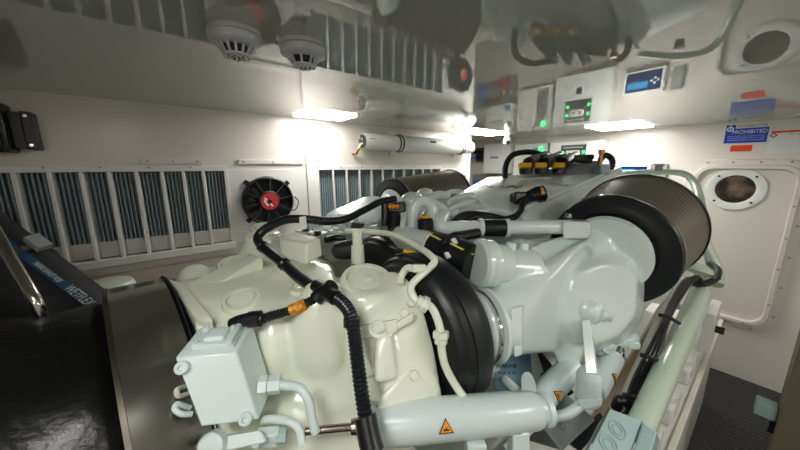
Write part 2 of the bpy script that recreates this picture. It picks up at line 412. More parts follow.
for xx in (1.4, 2.68): MB().obox((xx, cy-.068, czz+.02), (X, V((0, -.92, .38)), V((0, .38, .92))), (.03, .0035, .003)).build('end_slot', gry, r)

# ------------------------------------------------------------------ ceiling fittings
def ceiling_light(x, y, hx, hy, label):
    r = thing('ceiling_light', (x, y, CZ), label, 'lamp', 'flush ceiling lights')
    MB().box((x-hx, y-hy, CZ-.004), (x+hx, y+hy, CZ)).build('light_frame', trimw, r, bevel=.003)
    MB().box((x-hx+.004, y-hy+.004, CZ-.012), (x+hx-.004, y+hy-.004, CZ-.004)).build('diffuser', diff, r)
    return r
ceiling_light(.95, 2.03, .18, .13, 'bright flush ceiling light beside the left wall, left of the white canister')
ceiling_light(2.72, 2.02, .3, .13, 'bright flush ceiling light at the right end of the white canister')
ceiling_light(3.25, .95, .22, .2, 'bright flush ceiling light before the far wall, above the generator panel')
for x, y in ((.8, -.8), (-.36, .05), (-1.1, -1.0), (2.2, -1.0)):  # unseen fill panels, added to brighten the engine and gearbox
    l = ceiling_light(x, y, .2, .15, 'added fill light panel on the ceiling, out of view'); l['group'] = 'added fill lights out of view'
def detector(p, label, slots):
    r = thing('smoke_detector', p, label, 'smoke detector', 'ceiling detectors')
    MB().lathe(p, -Z, [(0, .064), (.01, .066), (.012, .065)], 40).build('mounting_base', smoke, r)
    MB().lathe(p, -Z, [(.012, .062), (.014, .065), (.03, .063), (.036, .055), (.038, .038)], 40).build('body', smoke, r)
    MB().lathe(p, -Z, [(.035, .034), (.056, .026)], 24).build('sensing_chamber', plas, r)
    for k in range(slots):
        a = 2*math.pi*k/slots; e = V((math.cos(a), math.sin(a), 0))
        MB().bar(V(p)-Z*.034+e*.046, V(p)-Z*.06+e*.031, .006, .004).build('rib', smoke, r)
    MB().lathe(p, -Z, [(.057, .034), (.062, .034), (.065, .026), (.063, .0)], 28).build('end_cap', smoke, r)
    g = MB()
    for k in range(14):
        a = k*2.4; rr = .006+.0017*k; g.cyl(V(p)-Z*.063+V((rr*math.cos(a), rr*math.sin(a), 0)), V(p)-Z*.0665+V((rr*math.cos(a), rr*math.sin(a), 0)), .0022, seg=6)
    g.build('end_perforations', dgry, r)
    return r
detector((.2, .955, CZ), 'white smoke detector with open slots, nearest on the glossy ceiling', 14)
r = detector((.372, .925, CZ), 'white slimmer detector with a cage, right of the slotted one', 9)
r = thing('ceiling_camera', (3.08, 1.95, CZ), 'small white dome camera hanging from the ceiling by the far corner', 'camera')
MB().cyl((3.08, 1.95, CZ), (3.08, 1.95, CZ-.05), .028).build('base', white, r)
MB().lathe((3.08, 1.95, CZ-.05), -Z, [(0, .04), (.05, .04), (.06, .03)], 24).build('housing', white, r)
MB().cyl((3.06, 1.93, CZ-.085), (3.03, 1.9, CZ-.1), .02).build('lens', plas, r)

# ------------------------------------------------------------------ far wall fittings
def fbox(y0, y1, z0, z1, d, x=FX): return MB().box((x-d, y0, z0), (x, y1, z1))
r = thing('generator_cabinet', (FX, 1.45, -.27), 'large white cabinet with a dark control panel and green lamps on the far wall', 'cabinet')
fbox(1.17, 1.73, -.27, .27, .13).build('cabinet_body', white, r, bevel=.006)
xf = FX-.13
pn = MB().box((xf-.006, 1.34, .0), (xf, 1.6, .23)).build('control_panel', dgry, r)
MB().box((xf-.009, 1.4, .1), (xf-.006, 1.54, .17)).build('switch_plate', paper, pn)
for yy in (1.44, 1.5): MB().cyl((xf-.009, yy, .135), (xf-.016, yy, .135), .012, seg=14).build('switch_knob', plas, pn)
for yy in (1.36, 1.575):
    for zz in (.15, .06): MB().cyl((xf-.006, yy, zz), (xf-.012, yy, zz), .015, seg=14).build('indicator_lamp', led, pn)
MB().box((xf-.008, 1.37, .195), (xf-.006, 1.57, .21)).build('title_bar', gry, pn)
MB().box((xf-.006, 1.45, -.12), (xf, 1.5, -.06)).build('lock_plate', dgry, r)
r = thing('battery_charger', (FX, 1.98, -.23), 'grey-white charger box with one green light, left of the generator cabinet', 'electrical box')
fbox(1.77, 2.2, -.23, .27, .1).build('housing', trimw, r, bevel=.005)
xf = FX-.1
MB().box((xf-.004, 1.82, -.2), (xf, 1.95, .22)).build('vent_panel', gry, r)
v = MB()
for k in range(12): v.box((xf-.006, 1.83, -.18+.025*k), (xf-.004, 1.94, -.17+.025*k))
v.build('vent_slots', dgry, r)
MB().cyl((xf-.004, 1.85, .2), (xf-.014, 1.85, .2), .03, seg=16).build('indicator_lamp', led, r)
MB().box((xf-.003, 2.0, -.1), (xf, 2.15, .15)).build('data_label', paper, r)
r = thing('wall_cabinet', (FX, 2.45, -.1), 'plain white wall box with a small blue sticker, beside the blue hoses', 'cabinet')
fbox(2.26, 2.66, -.1, .3, .13).build('cabinet_body', white, r, bevel=.006)
MB().box((FX-.133, 2.29, -.07), (FX-.13, 2.35, -.01)).build('sticker', blue, r)
MB().box((FX-.132, 2.42, .1), (FX-.13, 2.55, .13)).build('maker_mark', gry, r)
r = thing('shore_power_socket', (FX, 2.8, .06), 'black socket panel with blue cables on the far wall corner', 'socket')
fbox(2.7, 2.86, .06, .26, .05).build('back_plate', dgry, r, bevel=.004)
for zz in (.12, .2): MB().cyl((FX-.05, 2.78, zz), (FX-.15, 2.78, zz), .03).build('plug', plas, r)
MB().tube([(FX-.15, 2.78, .12), (FX-.25, 2.82, .1), (FX-.3, 2.9, 0), (FX-.28, 2.95, -.3), (FX-.2, 2.95, -.8)], .018, 8).build('blue_cable', blue, r)
MB().tube([(FX-.15, 2.78, .2), (FX-.28, 2.84, .15), (FX-.34, 2.92, 0), (FX-.3, 2.98, -.4)], .014, 8).build('black_cable', plas, r)
r = thing('pump_manifold', (FX, 2.6, -.42), 'blue and brass pump manifold in a recess of the far wall', 'pump')
fbox(2.28, 2.92, -.44, -.12, .03).build('back_panel', gry, r, bevel=.01)
MB().cyl((FX-.1, 2.78, -.4), (FX-.1, 2.78, -.2), .05).build('filter_bowl', blue, r)
MB().tube([(FX-.1, 2.7, -.2), (FX-.1, 2.6, -.15), (FX-.1, 2.45, -.2), (FX-.1, 2.4, -.35)], .022, 10).build('brass_pipe', brass, r)
MB().cyl((FX-.08, 2.5, -.38), (FX-.08, 2.38, -.38), .04).build('red_cap', red, r)
r = thing('monitor_display', (FX, .94, -.19), 'blue display screen in a white frame on the far wall, seen as a reflection', 'display')
fbox(.78, 1.1, -.2, .02, .06).build('bezel', white, r, bevel=.008)
xf = FX-.06
MB().box((xf-.004, .805, -.175), (xf, 1.075, -.005)).build('screen', scr, r)
MB().box((xf-.006, .9, -.09), (xf-.004, 1.06, -.03)).build('lcd_window', lcd, r)
for k in range(4): MB().cyl((xf-.004, .85+.022*math.cos(k*1.571), -.085+.022*math.sin(k*1.571)), (xf-.01, .85+.022*math.cos(k*1.571), -.085+.022*math.sin(k*1.571)), .012, seg=12).build('button', smoke, r)
tag(fbox(.66, .74, -.16, .02, .03).build('cable_outlet', gry, bevel=.004), 'grey outlet plate beside the blue display', 'electrical plate')

# pollution placard and stickers (right of far wall)
RX, RZ = -Y, Z                                 # reading direction on the far wall, from the room
r = thing('warning_placard', (FX, .215, .17), 'blue placard with white capitals reading PROHIBITED, by the ceiling on the far wall', 'sign')
fbox(.1, .332, .186, .333, .003).build('placard_board', blu, r)
xf = FX-.0032
fbox(.1, .28, .302, .333, .0036).build('header_band', white, r)
text('DISCHARGE OF OIL', (xf-.001, .19, .318), RX, RZ, .024, ink, r, width=.16)
text('PROHIBITED', (xf-.001, .2, .272), RX, RZ, .042, wht, r, width=.185, depth=.001)
for k, tx in enumerate(('THE FEDERAL WATER POLLUTION CONTROL ACT PROHIBITS', 'THE DISCHARGE OF OIL OR OILY WASTE INTO OR UPON', 'THE NAVIGABLE WATERS OF THE UNITED STATES')):
    text(tx, (xf-.001, .215, .24-.016*k), RX, RZ, .009, wht, r, width=.2)
a = MB().ring((xf, .308, .3), X, .016, .004, 20, 6).box((xf-.002, .305, .285), (xf, .311, .335)); a.build('anchor_emblem', wht, r)
tag(fbox(.166, .285, .118, .168, .003).build('red_label', redt), 'small red label stuck under the blue PROHIBITED placard', 'label')
r = thing('garbage_placard', (FX, -.1, .17), 'white placard with an orange bar and black diamond, right of the blue placard', 'sign')
fbox(-.25, .09, .1, .27, .002).build('placard_board', white, r)
fbox(-.25, .085, .25, .266, .003).build('orange_bar', redt, r)
text('SAVE OUR SEAS', (FX-.0035, -.09, .235), RX, RZ, .02, gry, r, width=.17)
MB().obox((FX-.003, .07, .232), (X, V((0, .707, .707)), V((0, -.707, .707))), (.001, .014, .014)).build('diamond_mark', ink, r)
MB().obox((FX-.0045, .07, .232), (X, V((0, .707, .707)), V((0, -.707, .707))), (.001, .008, .008)).build('diamond_inset', white, r)
for k in range(5): fbox(-.25, .05, .2-.02*k, .204-.02*k, .003).build('small_print', smoke, r)

# watertight door
def rrect(y0, y1, z0, z1, rad, n=8):
    P = []
    for cy_, cz_, a in ((y1-rad, z1-rad, 0), (y0+rad, z1-rad, 90), (y0+rad, z0+rad, 180), (y1-rad, z0+rad, 270)):
        for k in range(n+1):
            t = math.radians(a+90*k/n); P.append((cy_+rad*math.cos(t), cz_+rad*math.sin(t)))
    return P
def loop_rings(mb, rings):                      # rings: lists of (x, outline)
    vs = [[mb.bm.verts.new((x, p[0], p[1])) for p in o] for x, o in rings]
    for A, B in zip(vs, vs[1:]):
        n = len(A)
        for i in range(n): mb.face([A[i], A[(i+1)%n], B[(i+1)%n], B[i]])
    return vs
DY0, DY1, DZ0, DZ1 = -.175, .52, -1.37, .055
d = struct(MB().prism([(FX-.016, p[0], p[1]) for p in rrect(DY0+.06, DY1-.06, DZ0+.06, DZ1-.06, .1)], (.016, 0, 0)).build('door_1', wallm, bevel=.003))
fr_ = MB(); loop_rings(fr_, [(FX, rrect(DY0, DY1, DZ0, DZ1, .16)), (FX-.02, rrect(DY0+.006, DY1-.006, DZ0+.006, DZ1-.006, .155)), (FX-.024, rrect(DY0+.045, DY1-.045, DZ0+.045, DZ1-.045, .12)),
                  (FX-.05, rrect(DY0+.052, DY1-.052, DZ0+.052, DZ1-.052, .115)), (FX-.05, rrect(DY0+.075, DY1-.075, DZ0+.075, DZ1-.075, .1)), (FX-.014, rrect(DY0+.085, DY1-.085, DZ0+.085, DZ1-.085, .09))])
fr_.build('door_frame', wallm, d)
def on_outline(o, k): 
    n = len(o); return o[int(k*n) % n]
sc = MB()
for zz in (-1.2, -.95, -.7, -.45, -.2):
    for yy in (DY0+.025,): sc.cyl((FX-.02, yy, zz), (FX-.028, yy, zz), .009, seg=10)
for yy in (-.05, .1, .25, .4):
    sc.cyl((FX-.02, yy, DZ1-.025), (FX-.028, yy, DZ1-.025), .009, seg=10); sc.cyl((FX-.02, yy, DZ0+.025), (FX-.028, yy, DZ0+.025), .009, seg=10)
for zz in (-1.1, -.8, -.55, -.3, -.1): sc.cyl((FX-.05, DY0+.064, zz), (FX-.056, DY0+.064, zz), .008, seg=10)
for yy in (.0, .2, .4): sc.cyl((FX-.05, yy, DZ0+.064), (FX-.056, yy, DZ0+.064), .008, seg=10)
sc.build('door_screws', gry, d)
pc = (FX-.016, .21, -.19)
pr = MB().lathe(pc, -X, [(0, .175), (.012, .172), (.014, .125), (.008, .115), (0, .115)], 48, caps=False).build('porthole_rim', white, d)
MB().cyl((FX-.0155, .21, -.19), (FX-.02, .21, -.19), .118, seg=40).build('porthole_glass', glassd, d)
ps = MB()
for k in range(4):
    t = .785+k*1.571; ps.cyl((FX-.028, .21+.148*math.cos(t), -.19+.148*math.sin(t)), (FX-.034, .21+.148*math.cos(t), -.19+.148*math.sin(t)), .009, seg=10)
ps.build('porthole_screws', dgry, d)
tag(MB().box((FX-.05, -.45, -1.35), (FX, -.3, -.6)).build('wall_locker', white, bevel=.01), 'white locker on the far wall right of the door', 'cabinet')

# ------------------------------------------------------------------ marine engine
ENG = V((1.7, .92, -1.2))
eng = thing('marine_engine', ENG, 'large white V-type marine diesel engine with two mesh air filters, centre of the room', 'engine')
def W(l): return [ad(*p) for p in l]
# block: sump, crankcase and the two banks, mostly below the cover
b = MB()
b.hull([(x, y, z) for x in (.72, 2.9) for y, z in ((.55, -.42), (1.3, -.42), (.38, -.75), (1.46, -.75), (.62, -1.35), (1.22, -1.35))])
b.hull([(x, y, z) for x in (.95, 2.85) for y, z in ((.42, -.28), (.72, -.2), (.5, -.62), (.8, -.55))])
b.hull([(x, y, z) for x in (.95, 2.85) for y, z in ((1.42, -.28), (1.12, -.2), (1.34, -.62), (1.04, -.55))])
b.build('engine_block', engw, eng, voxel=.02, smooth_it=4)
# top cover with a raised bevelled side
nl, nr, fr2, fl = ad(448, 199, 1.3), ad(516, 213, 1.12), ad(620, 168, 1.95), ad(487, 177, 2.05)
el, er = ad(541, 227, 1.12), ad(629, 179, 1.9)
dz = V((0, 0, -.12))
c = MB()
c.hull([nl, nr, fr2, fl, el, er, nl+dz, fl+dz, el+dz*.3, er+dz*.3])
tc_ = c.build('top_cover', engw, eng, bevel=.012)
MB().tube([nr+V((0,0,.004)), nr.lerp(fr2, .5)+V((0,0,.004)), fr2+V((0,0,.004))], .012, 8, 1).build('cover_edge_rib', engw, tc_)
# lettering on the cover (worn, foreshortened) and a row of casting ribs
n_ = (nr-nl).cross(fl-nl).normalized(); n_ = n_ if n_.z > 0 else -n_
def oncover(u, v, h=.003): return nl.lerp(nr, u).lerp(fl.lerp(fr2, u), v)+n_*h
xa = (oncover(.85, .3)-oncover(.15, .3)).normalized(); ya = n_.cross(xa)
from mathutils.bvhtree import BVHTree
cvt = BVHTree.FromPolygons([v.co+eng.location for v in tc_.data.vertices], [p.vertices[:] for p in tc_.data.polygons])
def cover_text(body, pxa, pya, pxb, pyb, size, m):
    qa, qb, qc = [cvt.ray_cast(V((0, 0, 0)), ad(x, y, 1).normalized()) for x, y in ((pxa, pya), (pxb, pyb), ((pxa+pxb)/2, (pya+pyb)/2))]
    n = qc[1]; xv = (qb[0]-qa[0]); text(body, qc[0]+n*.004, xv, n.cross(xv), size, m, tc_, width=xv.length, shear=.25)
cover_text('MAN', 478, 187, 519, 187.5, .11, ink); cover_text('V12', 548, 184, 567, 186, .05, gry)
# pale ribbed castings along the near left edge of the cover
for i, (a_, b_, r_) in enumerate((((442, 214, 1.2), (478, 201, 1.28), .012), ((446, 204, 1.3), (472, 195, 1.35), .014), ((455, 222, 1.15), (492, 210, 1.2), .012), ((440, 197, 1.35), (462, 192, 1.45), .012), ((470, 197, 1.3), (496, 214, 1.17), .008), ((428, 200, 1.3), (448, 196, 1.35), .02))):
    MB().tube([ad(*a_), (ad(*a_)+ad(*b_))/2+V((0,0,.012)), ad(*b_)], r_, 10).build('fuel_line', engw, eng)
m = MB()
for p, r_ in (((432, 212, 1.2), .045), ((452, 208, 1.25), .035), ((412, 196, 1.35), .05), ((425, 190, 1.45), .04), ((446, 216, 1.17), .03)): m.ball(ad(*p)-V((0,0,.02)), (r_*1.2, r_, r_*.8))
m.hull(W([(408, 190, 1.4), (470, 200, 1.35), (440, 230, 1.2), (400, 220, 1.3), (408, 215, 1.5), (470, 225, 1.45)]))
m.build('intake_manifold', engw, eng, voxel=.009, smooth_it=3)

# air filters: perforated drum, black end caps, white steel flange
def air_filter(c0, axis, L, R, k=1.0):
    u = V(axis).normalized()
    f = MB().lathe(c0, u, [(.012, R*.985), (L-.012, R*k*.985)], 64, caps=False).build('air_filter', mesh_m, eng)
    MB().lathe(c0, u, [(.03, R*.6), (.0, R*.63), (-.004, R*.7), (-.009, R*.72), (-.009, R*.8), (-.007, R*.82), (-.007, R*.93), (-.006, R*.985), (.0, R*1.003), (.012, R*1.003), (.012, R*.97)], 64, caps=False).build('end_cap', blk, f)
    MB().lathe(c0, u, [(.011, R*1.0), (.011, R*1.012), (.018, R*1.012), (.018, R*.99)], 64, caps=False).build('rim_band', chrome, f)
    MB().lathe(c0+u*L, u, [(-.014, R*k*.985), (-.012, R*k*1.01), (0, R*k*1.01), (.006, R*k*.97), (.008, R*k*.3)], 64).build('rear_cap', blk, f)
    MB().lathe(c0, u, [(.05, R*.6), (-.006, R*.62), (-.012, R*.66), (-.014, R*.6), (-.014, .05)], 56).build('seal_plate', ramw, f)
    return f
F1, A1 = V((1.13, .313, -.276)), V((.99, .02, .135))
air_filter(F1, A1, .3, .185, 1.12)
F2, A2 = V((1.15, 1.515, -.275)), V((.99, -.0, .09))
air_filter(F2, A2, .55, .2)

# right turbocharger housing: inlet flange, volute drum, flared filter mouth
def turbo(mirror):
    def T(p): return V((p[0], 2*.92-p[1], p[2])) if mirror else V(p)
    b = MB()
    inl = V((.66, .42, -.42)); vc = V((.96, .33, -.415)); mouth = V((1.12, .31, -.28))
    def circ(c, d, r, n=18):
        u, v = frame(V(d)); return [T(c+(u*math.cos(2*math.pi*k/n)+v*math.sin(2*math.pi*k/n))*r) for k in range(n)]
    face = [(566, 300), (576, 274), (600, 264), (626, 266), (637, 280), (634, 316), (618, 336), (598, 344), (576, 341), (565, 325)]
    mid = [(550, 300), (566, 260), (600, 246), (638, 252), (648, 280), (642, 320), (623, 343), (598, 351), (568, 349), (550, 335)]
    b.hull([T(ad(x, y, .865)) for x, y in face]+[T(ad(x, y, .95)) for x, y in mid]+[T(ad(x-6, y, 1.08)) for x, y in mid])
    b.hull(circ(inl, (.93, -.35, -.02), .085)+[T(ad(x, y, .93)) for x, y in ((556, 258), (585, 240), (550, 300), (552, 345), (566, 350))]+[T(ad(x, y, 1.05)) for x, y in ((556, 250), (590, 238), (550, 300), (552, 345), (566, 350))])
    b.hull([T(ad(x, y, 1.0)) for x, y in ((570, 250), (600, 238), (640, 262), (630, 330))]+circ(mouth, A1, .112))
    b.hull([T(p) for p in (ad(588, 228, .96), ad(620, 230, .965), ad(642, 252, .975), ad(647, 280, .98), ad(640, 305, .97), ad(600, 300, .9), ad(590, 250, .9), ad(600, 224, 1.06), ad(646, 262, 1.06), ad(640, 300, 1.06))])
    b.hull([T(p) for p in (ad(566, 240, .98), ad(592, 226, 1.0), ad(618, 230, .99), ad(642, 262, .98), ad(632, 285, .98), ad(600, 262, .92), ad(640, 240, 1.1), ad(600, 222, 1.1))])
    b.hull(circ(V((.69, .5, -.285)), (.9, -.42, -.1), .05)+circ(V((.84, .42, -.31)), (.9, -.42, -.1), .07))
    b.hull([T(p) for p in (ad(528, 246, .92), ad(575, 232, 1.0), ad(560, 262, .92), ad(535, 280, .9), ad(600, 250, .98), ad(560, 240, 1.1))])
    b.hull([T(p) for p in (ad(552, 343, .9), ad(583, 350, .9), ad(560, 378, .9), ad(575, 376, .9), ad(565, 340, 1.02), ad(590, 345, 1.02))])
    h = b.build('turbocharger_housing', engw, eng, voxel=.0085, smooth_it=5)
    return h, T
h, T = turbo(False)
MB().lathe(ad(597, 313, .86), -FW*.8+RT*.55-UP*.2, [(-.03, .04), (.0, .034), (.01, .024), (.013, .017), (.022, .016), (.027, .009), (.038, .009), (.04, 0)], 24).build('drain_plug', engw, h)
MB().lathe((1.095, .31, -.285), A1, [(0, .105), (.004, .122), (.012, .124), (.018, .12), (.02, .1)], 56).build('mouth_flange', engw, h)
for px, py, w_ in ((627, 283, 1.0), (612, 330, .95), (632, 310, 1.0), (520, 316, .83)):
    MB().hexbolt(ad(px, py, w_), (.45, -.85, .25), .009, .012).build('bolt', engw, h)
for px, py, w_ in ((511, 246, .87), (524, 246, .88)): MB().lathe(ad(px, py, w_)-Z*.02, Z, [(0, .016), (.024, .014), (.03, .011), (.03, 0)], 16).build('boss', engw, h)
u1 = V((.93, -.35, -.02))
fl1 = MB().lathe(V((.6, .445, -.42)), u1, [(0, .086), (.012, .096), (.018, .086), (.034, .086), (.04, .1), (.05, .1), (.055, .088), (.085, .088)], 40).build('inlet_duct', engw, h)
MB().ring(V((.625, .436, -.42)), u1, .091, .004, 40, 6).build('clamp_band', chrome, h)
MB().tube([ad(499, 350, .76), ad(506, 352, .75), ad(509, 342, .75), ad(504, 336, .76)], .004, 6).build('clamp_latch', chrome, h)
MB().hex([ad(510, 309, .73), ad(523, 306, .74), ad(522, 355, .74), ad(514, 358, .73), ad(516, 303, .82), ad(528, 301, .83), ad(527, 350, .83), ad(520, 353, .82)]).build('inlet_lug', engw, h, bevel=.004)
MB().lathe(ad(476, 263, .82), V((.9, -.42, -.1)), [(0, .06), (.008, .068), (.02, .068), (.024, .062), (.036, .066), (.044, .066), (.05, .056), (.09, .052)], 40).build('stub_flange', engw, h)
# strap lever and oil canister below the housing
MB().hull(W([(582, 320, .835), (590, 320, .835), (597, 374, .76), (586, 374, .76), (584, 320, .88), (592, 321, .88), (598, 372, .8), (590, 374, .8)])).build('support_strap', engw, h, bevel=.003)
q = MB().lathe(ad(590, 374, .78), V((.03, -.02, -1)), [(-.012, .022), (0, .029), (.006, .031), (.08, .03), (.085, .026)], 28).build('oil_separator', ramw, eng)
MB().hull([ad(575+dx, 400+dy, .76+dw) for dx, dy in ((2, 0), (28, -2), (27, 6), (12, 10), (3, 6)) for dw in (0, .05)]).build('clamp_foot', ramw, q, bevel=.004)

h2, T2 = turbo(True)
# left turbo top and its raised cap, seen beyond the harness
m = MB().hull(W([(322, 222, 1.55), (326, 212, 1.6), (358, 203, 1.62), (362, 196, 1.65), (378, 194, 1.68), (388, 200, 1.6), (385, 215, 1.5), (350, 222, 1.45), (330, 232, 1.45), (380, 222, 1.4), (350, 240, 1.6)]))
m.build('charge_air_duct', engw, eng, voxel=.012, smooth_it=4)

# big black rubber rings (bellows) in front of the turbochargers
def rub(c0, R, Lx, label=None):
    o = MB().lathe(c0, X, [(.0, R*.45), (-.004, R*.5), (-.004, R*.8), (.0, R*.86), (.012, R*.9), (.016, R*.94), (.03, R*.97), (.03, R*.99), (.045, R), (Lx*.8, R*1.0), (Lx*.93, R*.97), (Lx, R*.9), (Lx, R*.3)], 72).build('rubber_bellows', blk, eng)
    MB().lathe(c0, X, [(-.002, R*.46), (-.01, R*.44), (-.012, R*.1)], 40).build('bellows_hub', plas, o)
    return o
r2 = rub(V((.455, .55, -.44)), .215, .1)
MB().hex([ad(428, 290, .7), ad(444, 286, .7), ad(446, 306, .7), ad(432, 308, .7), ad(428, 286, .78), ad(446, 281, .78), ad(449, 302, .78), ad(434, 306, .78)]).build('rubber_lug', blk, r2, bevel=.006)
r1 = rub(V((.57, .86, -.445)), .2, .06)
MB().lathe(V((.625, .93, -.43)), V((1, -.12, .1)), [(0, .17), (.03, .165), (.034, .15), (.05, .15), (.054, .16), (.07, .16), (.074, .145), (.09, .145), (.16, .12)], 48).build('ribbed_duct', engw, eng)
MB().cyl(ad(402, 240, 1.08), ad(434, 250, .93), .055).build('crossover_pipe', engw, eng)
hz = MB().tube([ad(432, 247, .95), ad(450, 252, .9), ad(474, 262, .84)], .052, 28).build('charge_hose', blk, eng)
for (px, py, w_), s_ in (((437, 238, .88), .05), ((462, 249, .82), .06)):
    MB().obox(ad(px, py, w_)-V((0,0,.0)), (V((.62, -.66, -.42)), FW, V((.62, -.66, -.42)).cross(FW)), (s_*.6, .0015, .0022)).build('yellow_print', yprint, hz)

# horizontal coolant pipe with rubber coupling and end block
pa, pb = ad(430, 225, 1.0), ad(578, 226, 1.0)
dr = (pb-pa).normalized()
MB().tube([ad(444, 215, 1.06), ad(440, 222, 1.0), ad(443, 228, .985), ad(455, 228, .985), ad(484, 228, .985)], .024, 18).build('coolant_pipe', engw, eng)
MB().tube([ad(503, 228, .985), ad(535, 227, .985), ad(570, 227, .985)], .024, 18, 3).build('coolant_pipe', engw, eng)
cp = MB().cyl(ad(483, 228, .983), ad(505, 228, .983), .029, seg=28).build('pipe_coupling', blk, eng)
for px in (480, 506): MB().lathe(ad(px, 228, .983), RT, [(-.006, .027), (-.005, .031), (.008, .031), (.009, .027)], 28).build('coupling_collar', engw, cp)
bl = MB().hex([ad(563, 239, .95), ad(591, 239, .95), ad(591, 222, .95), ad(563, 221, .95), ad(563, 236, 1.04), ad(591, 236, 1.04), ad(590, 219, 1.04), ad(564, 219, 1.04)]).build('pipe_end_block', engw, eng, bevel=.005)
MB().hexbolt(ad(568, 217, 1.0), (0, 0, 1), .01, .012).build('bolt', chrome, bl)
# white lifting arch with a black sensor and yellow cap inside
pts = []
for k in range(15):
    t = math.pi*(1.02-1.04*k/14); pts.append((423+10*math.cos(t), 212-11*math.sin(t), 1.05))
arch = [ad(413, 236, 1.05)]+[ad(*p) for p in pts]+[ad(434, 238, 1.05)]
MB().tube(arch, .02, 14, 2).build('lifting_eye', engw, eng)
MB().hull(W([(434, 198, 1.1), (447, 206, 1.06), (452, 224, 1.04), (436, 234, 1.06), (436, 200, 1.2), (452, 215, 1.17), (438, 228, 1.17)])).build('thermostat_housing', engw, eng, bevel=.012, seg=3)
s = MB().lathe(ad(425, 234, 1.0), V((0, 0, 1)), [(0, .02), (.012, .02), (.012, .026), (.05, .026), (.055, .02)], 18).build('pressure_sensor', plas, eng)
MB().lathe(ad(425, 235, 1.0), V((0, 0, 1)), [(-.006, .022), (.008, .022)], 18).build('red_seal', red, s)
MB().lathe(ad(425, 219, 1.0), V((0, 0, 1)), [(0, .018), (.01, .018), (.012, .01)], 16).build('yellow_cap', yel, s)
MB().tube([ad(404, 238, 1.02), ad(403, 226, 1.05), ad(406, 215, 1.08), ad(413, 212, 1.1)], .012, 12).build('bypass_pipe', engw, eng)
# black sensor block with orange clips
s = MB().hull(W([(387, 204, 1.1), (405, 202, 1.1), (406, 212, 1.1), (388, 215, 1.1), (389, 202, 1.18), (406, 201, 1.18), (406, 211, 1.18)])).build('sensor_block', plas, eng, bevel=.006)
MB().cyl(ad(394, 213, 1.1), ad(394, 230, 1.08), .024).build('sensor_stem', plas, s)
MB().cyl(ad(385, 204, 1.1), ad(385, 226, 1.1), .014).build('sensor_plug', plas, s)
for px in (390, 393, 397): MB().ball(ad(px, 206.5, 1.085), .009, 10).build('orange_clip', ora, s)
# clutter of small white fittings between the gearbox and the engine
rnd = random.Random(11)
for k, (px, py, w_) in enumerate(((312, 226, 1.35), (322, 232, 1.3), (336, 236, 1.25), (330, 226, 1.4), (345, 230, 1.3), (356, 226, 1.32), (318, 240, 1.15), (368, 232, 1.2), (340, 222, 1.45), (306, 236, 1.2))):
    p = ad(px, py, w_); a = rnd.uniform(0, 3.1); d = V((math.cos(a), math.sin(a), rnd.uniform(-.3, .3))).normalized()
    q = MB().obox(p, (d, d.cross(Z).normalized(), Z), (.04, .02, .022)).build('pipe_bracket', engw, eng, bevel=.004)
    MB().hexbolt(p+Z*.02, Z, .013, .016).build('bolt', engw if k % 3 else dgry, q)
MB().hull(W([(352, 222, 1.25), (378, 226, 1.2), (376, 232, 1.18), (350, 228, 1.22), (352, 228, 1.3), (378, 232, 1.26)])).build('black_bracket', plas, eng, bevel=.003)
MB().tube([ad(326, 240, 1.05), ad(334, 238, 1.08), ad(345, 238, 1.1)], .012, 10).build('black_boot', plas, eng)
MB().lathe(ad(345, 250, .93), V((.7, -.6, .1)), [(-.04, .012), (-.03, .024), (0, .03), (.05, .03)], 20).build('black_boot', dark, eng)
# upright white post and thin bent pipe in front of the bellows
q = MB().lathe(ad(358, 262, .86), Z, [(0, .02), (.05, .018), (.05, .014), (.085, .014), (.085, .016), (.092, .015)], 18).build('oil_filler_post', gearw, eng)
MB().tube([ad(346, 231, .95), ad(370, 232, .92), ad(394, 235, .87), ad(418, 247, .79), ad(432, 257, .72), ad(434, 263, .71), ad(425, 272, .69), ad(413, 283, .67), ad(411, 292, .66), ad(417, 301, .65), ad(430, 306, .64), ad(437, 318, .635), ad(441, 334, .63), ad(442, 352, .63), ad(447, 370, .635), ad(460, 392, .64), ad(470, 402, .65), ad(477, 400, .66)], .0088, 12).build('oil_pipe', gearw, eng)
for px, py, w_, d in ((422, 303, .643, (RT*.9-UP*.4)), (441, 338, .625, UP)): MB().lathe(ad(px, py, w_)-V(d)*.012, d, [(0, .0145), (.012, .0145), (.012, .018), (.026, .018)], 6).build('pipe_union', gearw, eng, bevel=.002)
MB().tube([ad(400, 284, .7), ad(402, 275, .71), ad(408, 268, .71), ad(418, 270, .7)], .009, 10).build('oil_pipe', gearw, eng)
MB().obox(ad(419, 268, .695), (RT, UP, FW), (.016, .009, .01)).build('pipe_bracket', gearw, eng, bevel=.003)
wv = MB().tube([ad(390, 247, .83), ad(400, 250, .82), ad(425, 256, .79)], .005, 8).build('sensor_lead', plas, eng)
MB().tube([ad(404, 251, .812), ad(418, 254.5, .795)], .0062, 8).build('yellow_sleeve', yel, wv)
MB().cyl(ad(390, 246, .83), ad(396, 249, .825), .009).build('lead_plug', plas, wv)
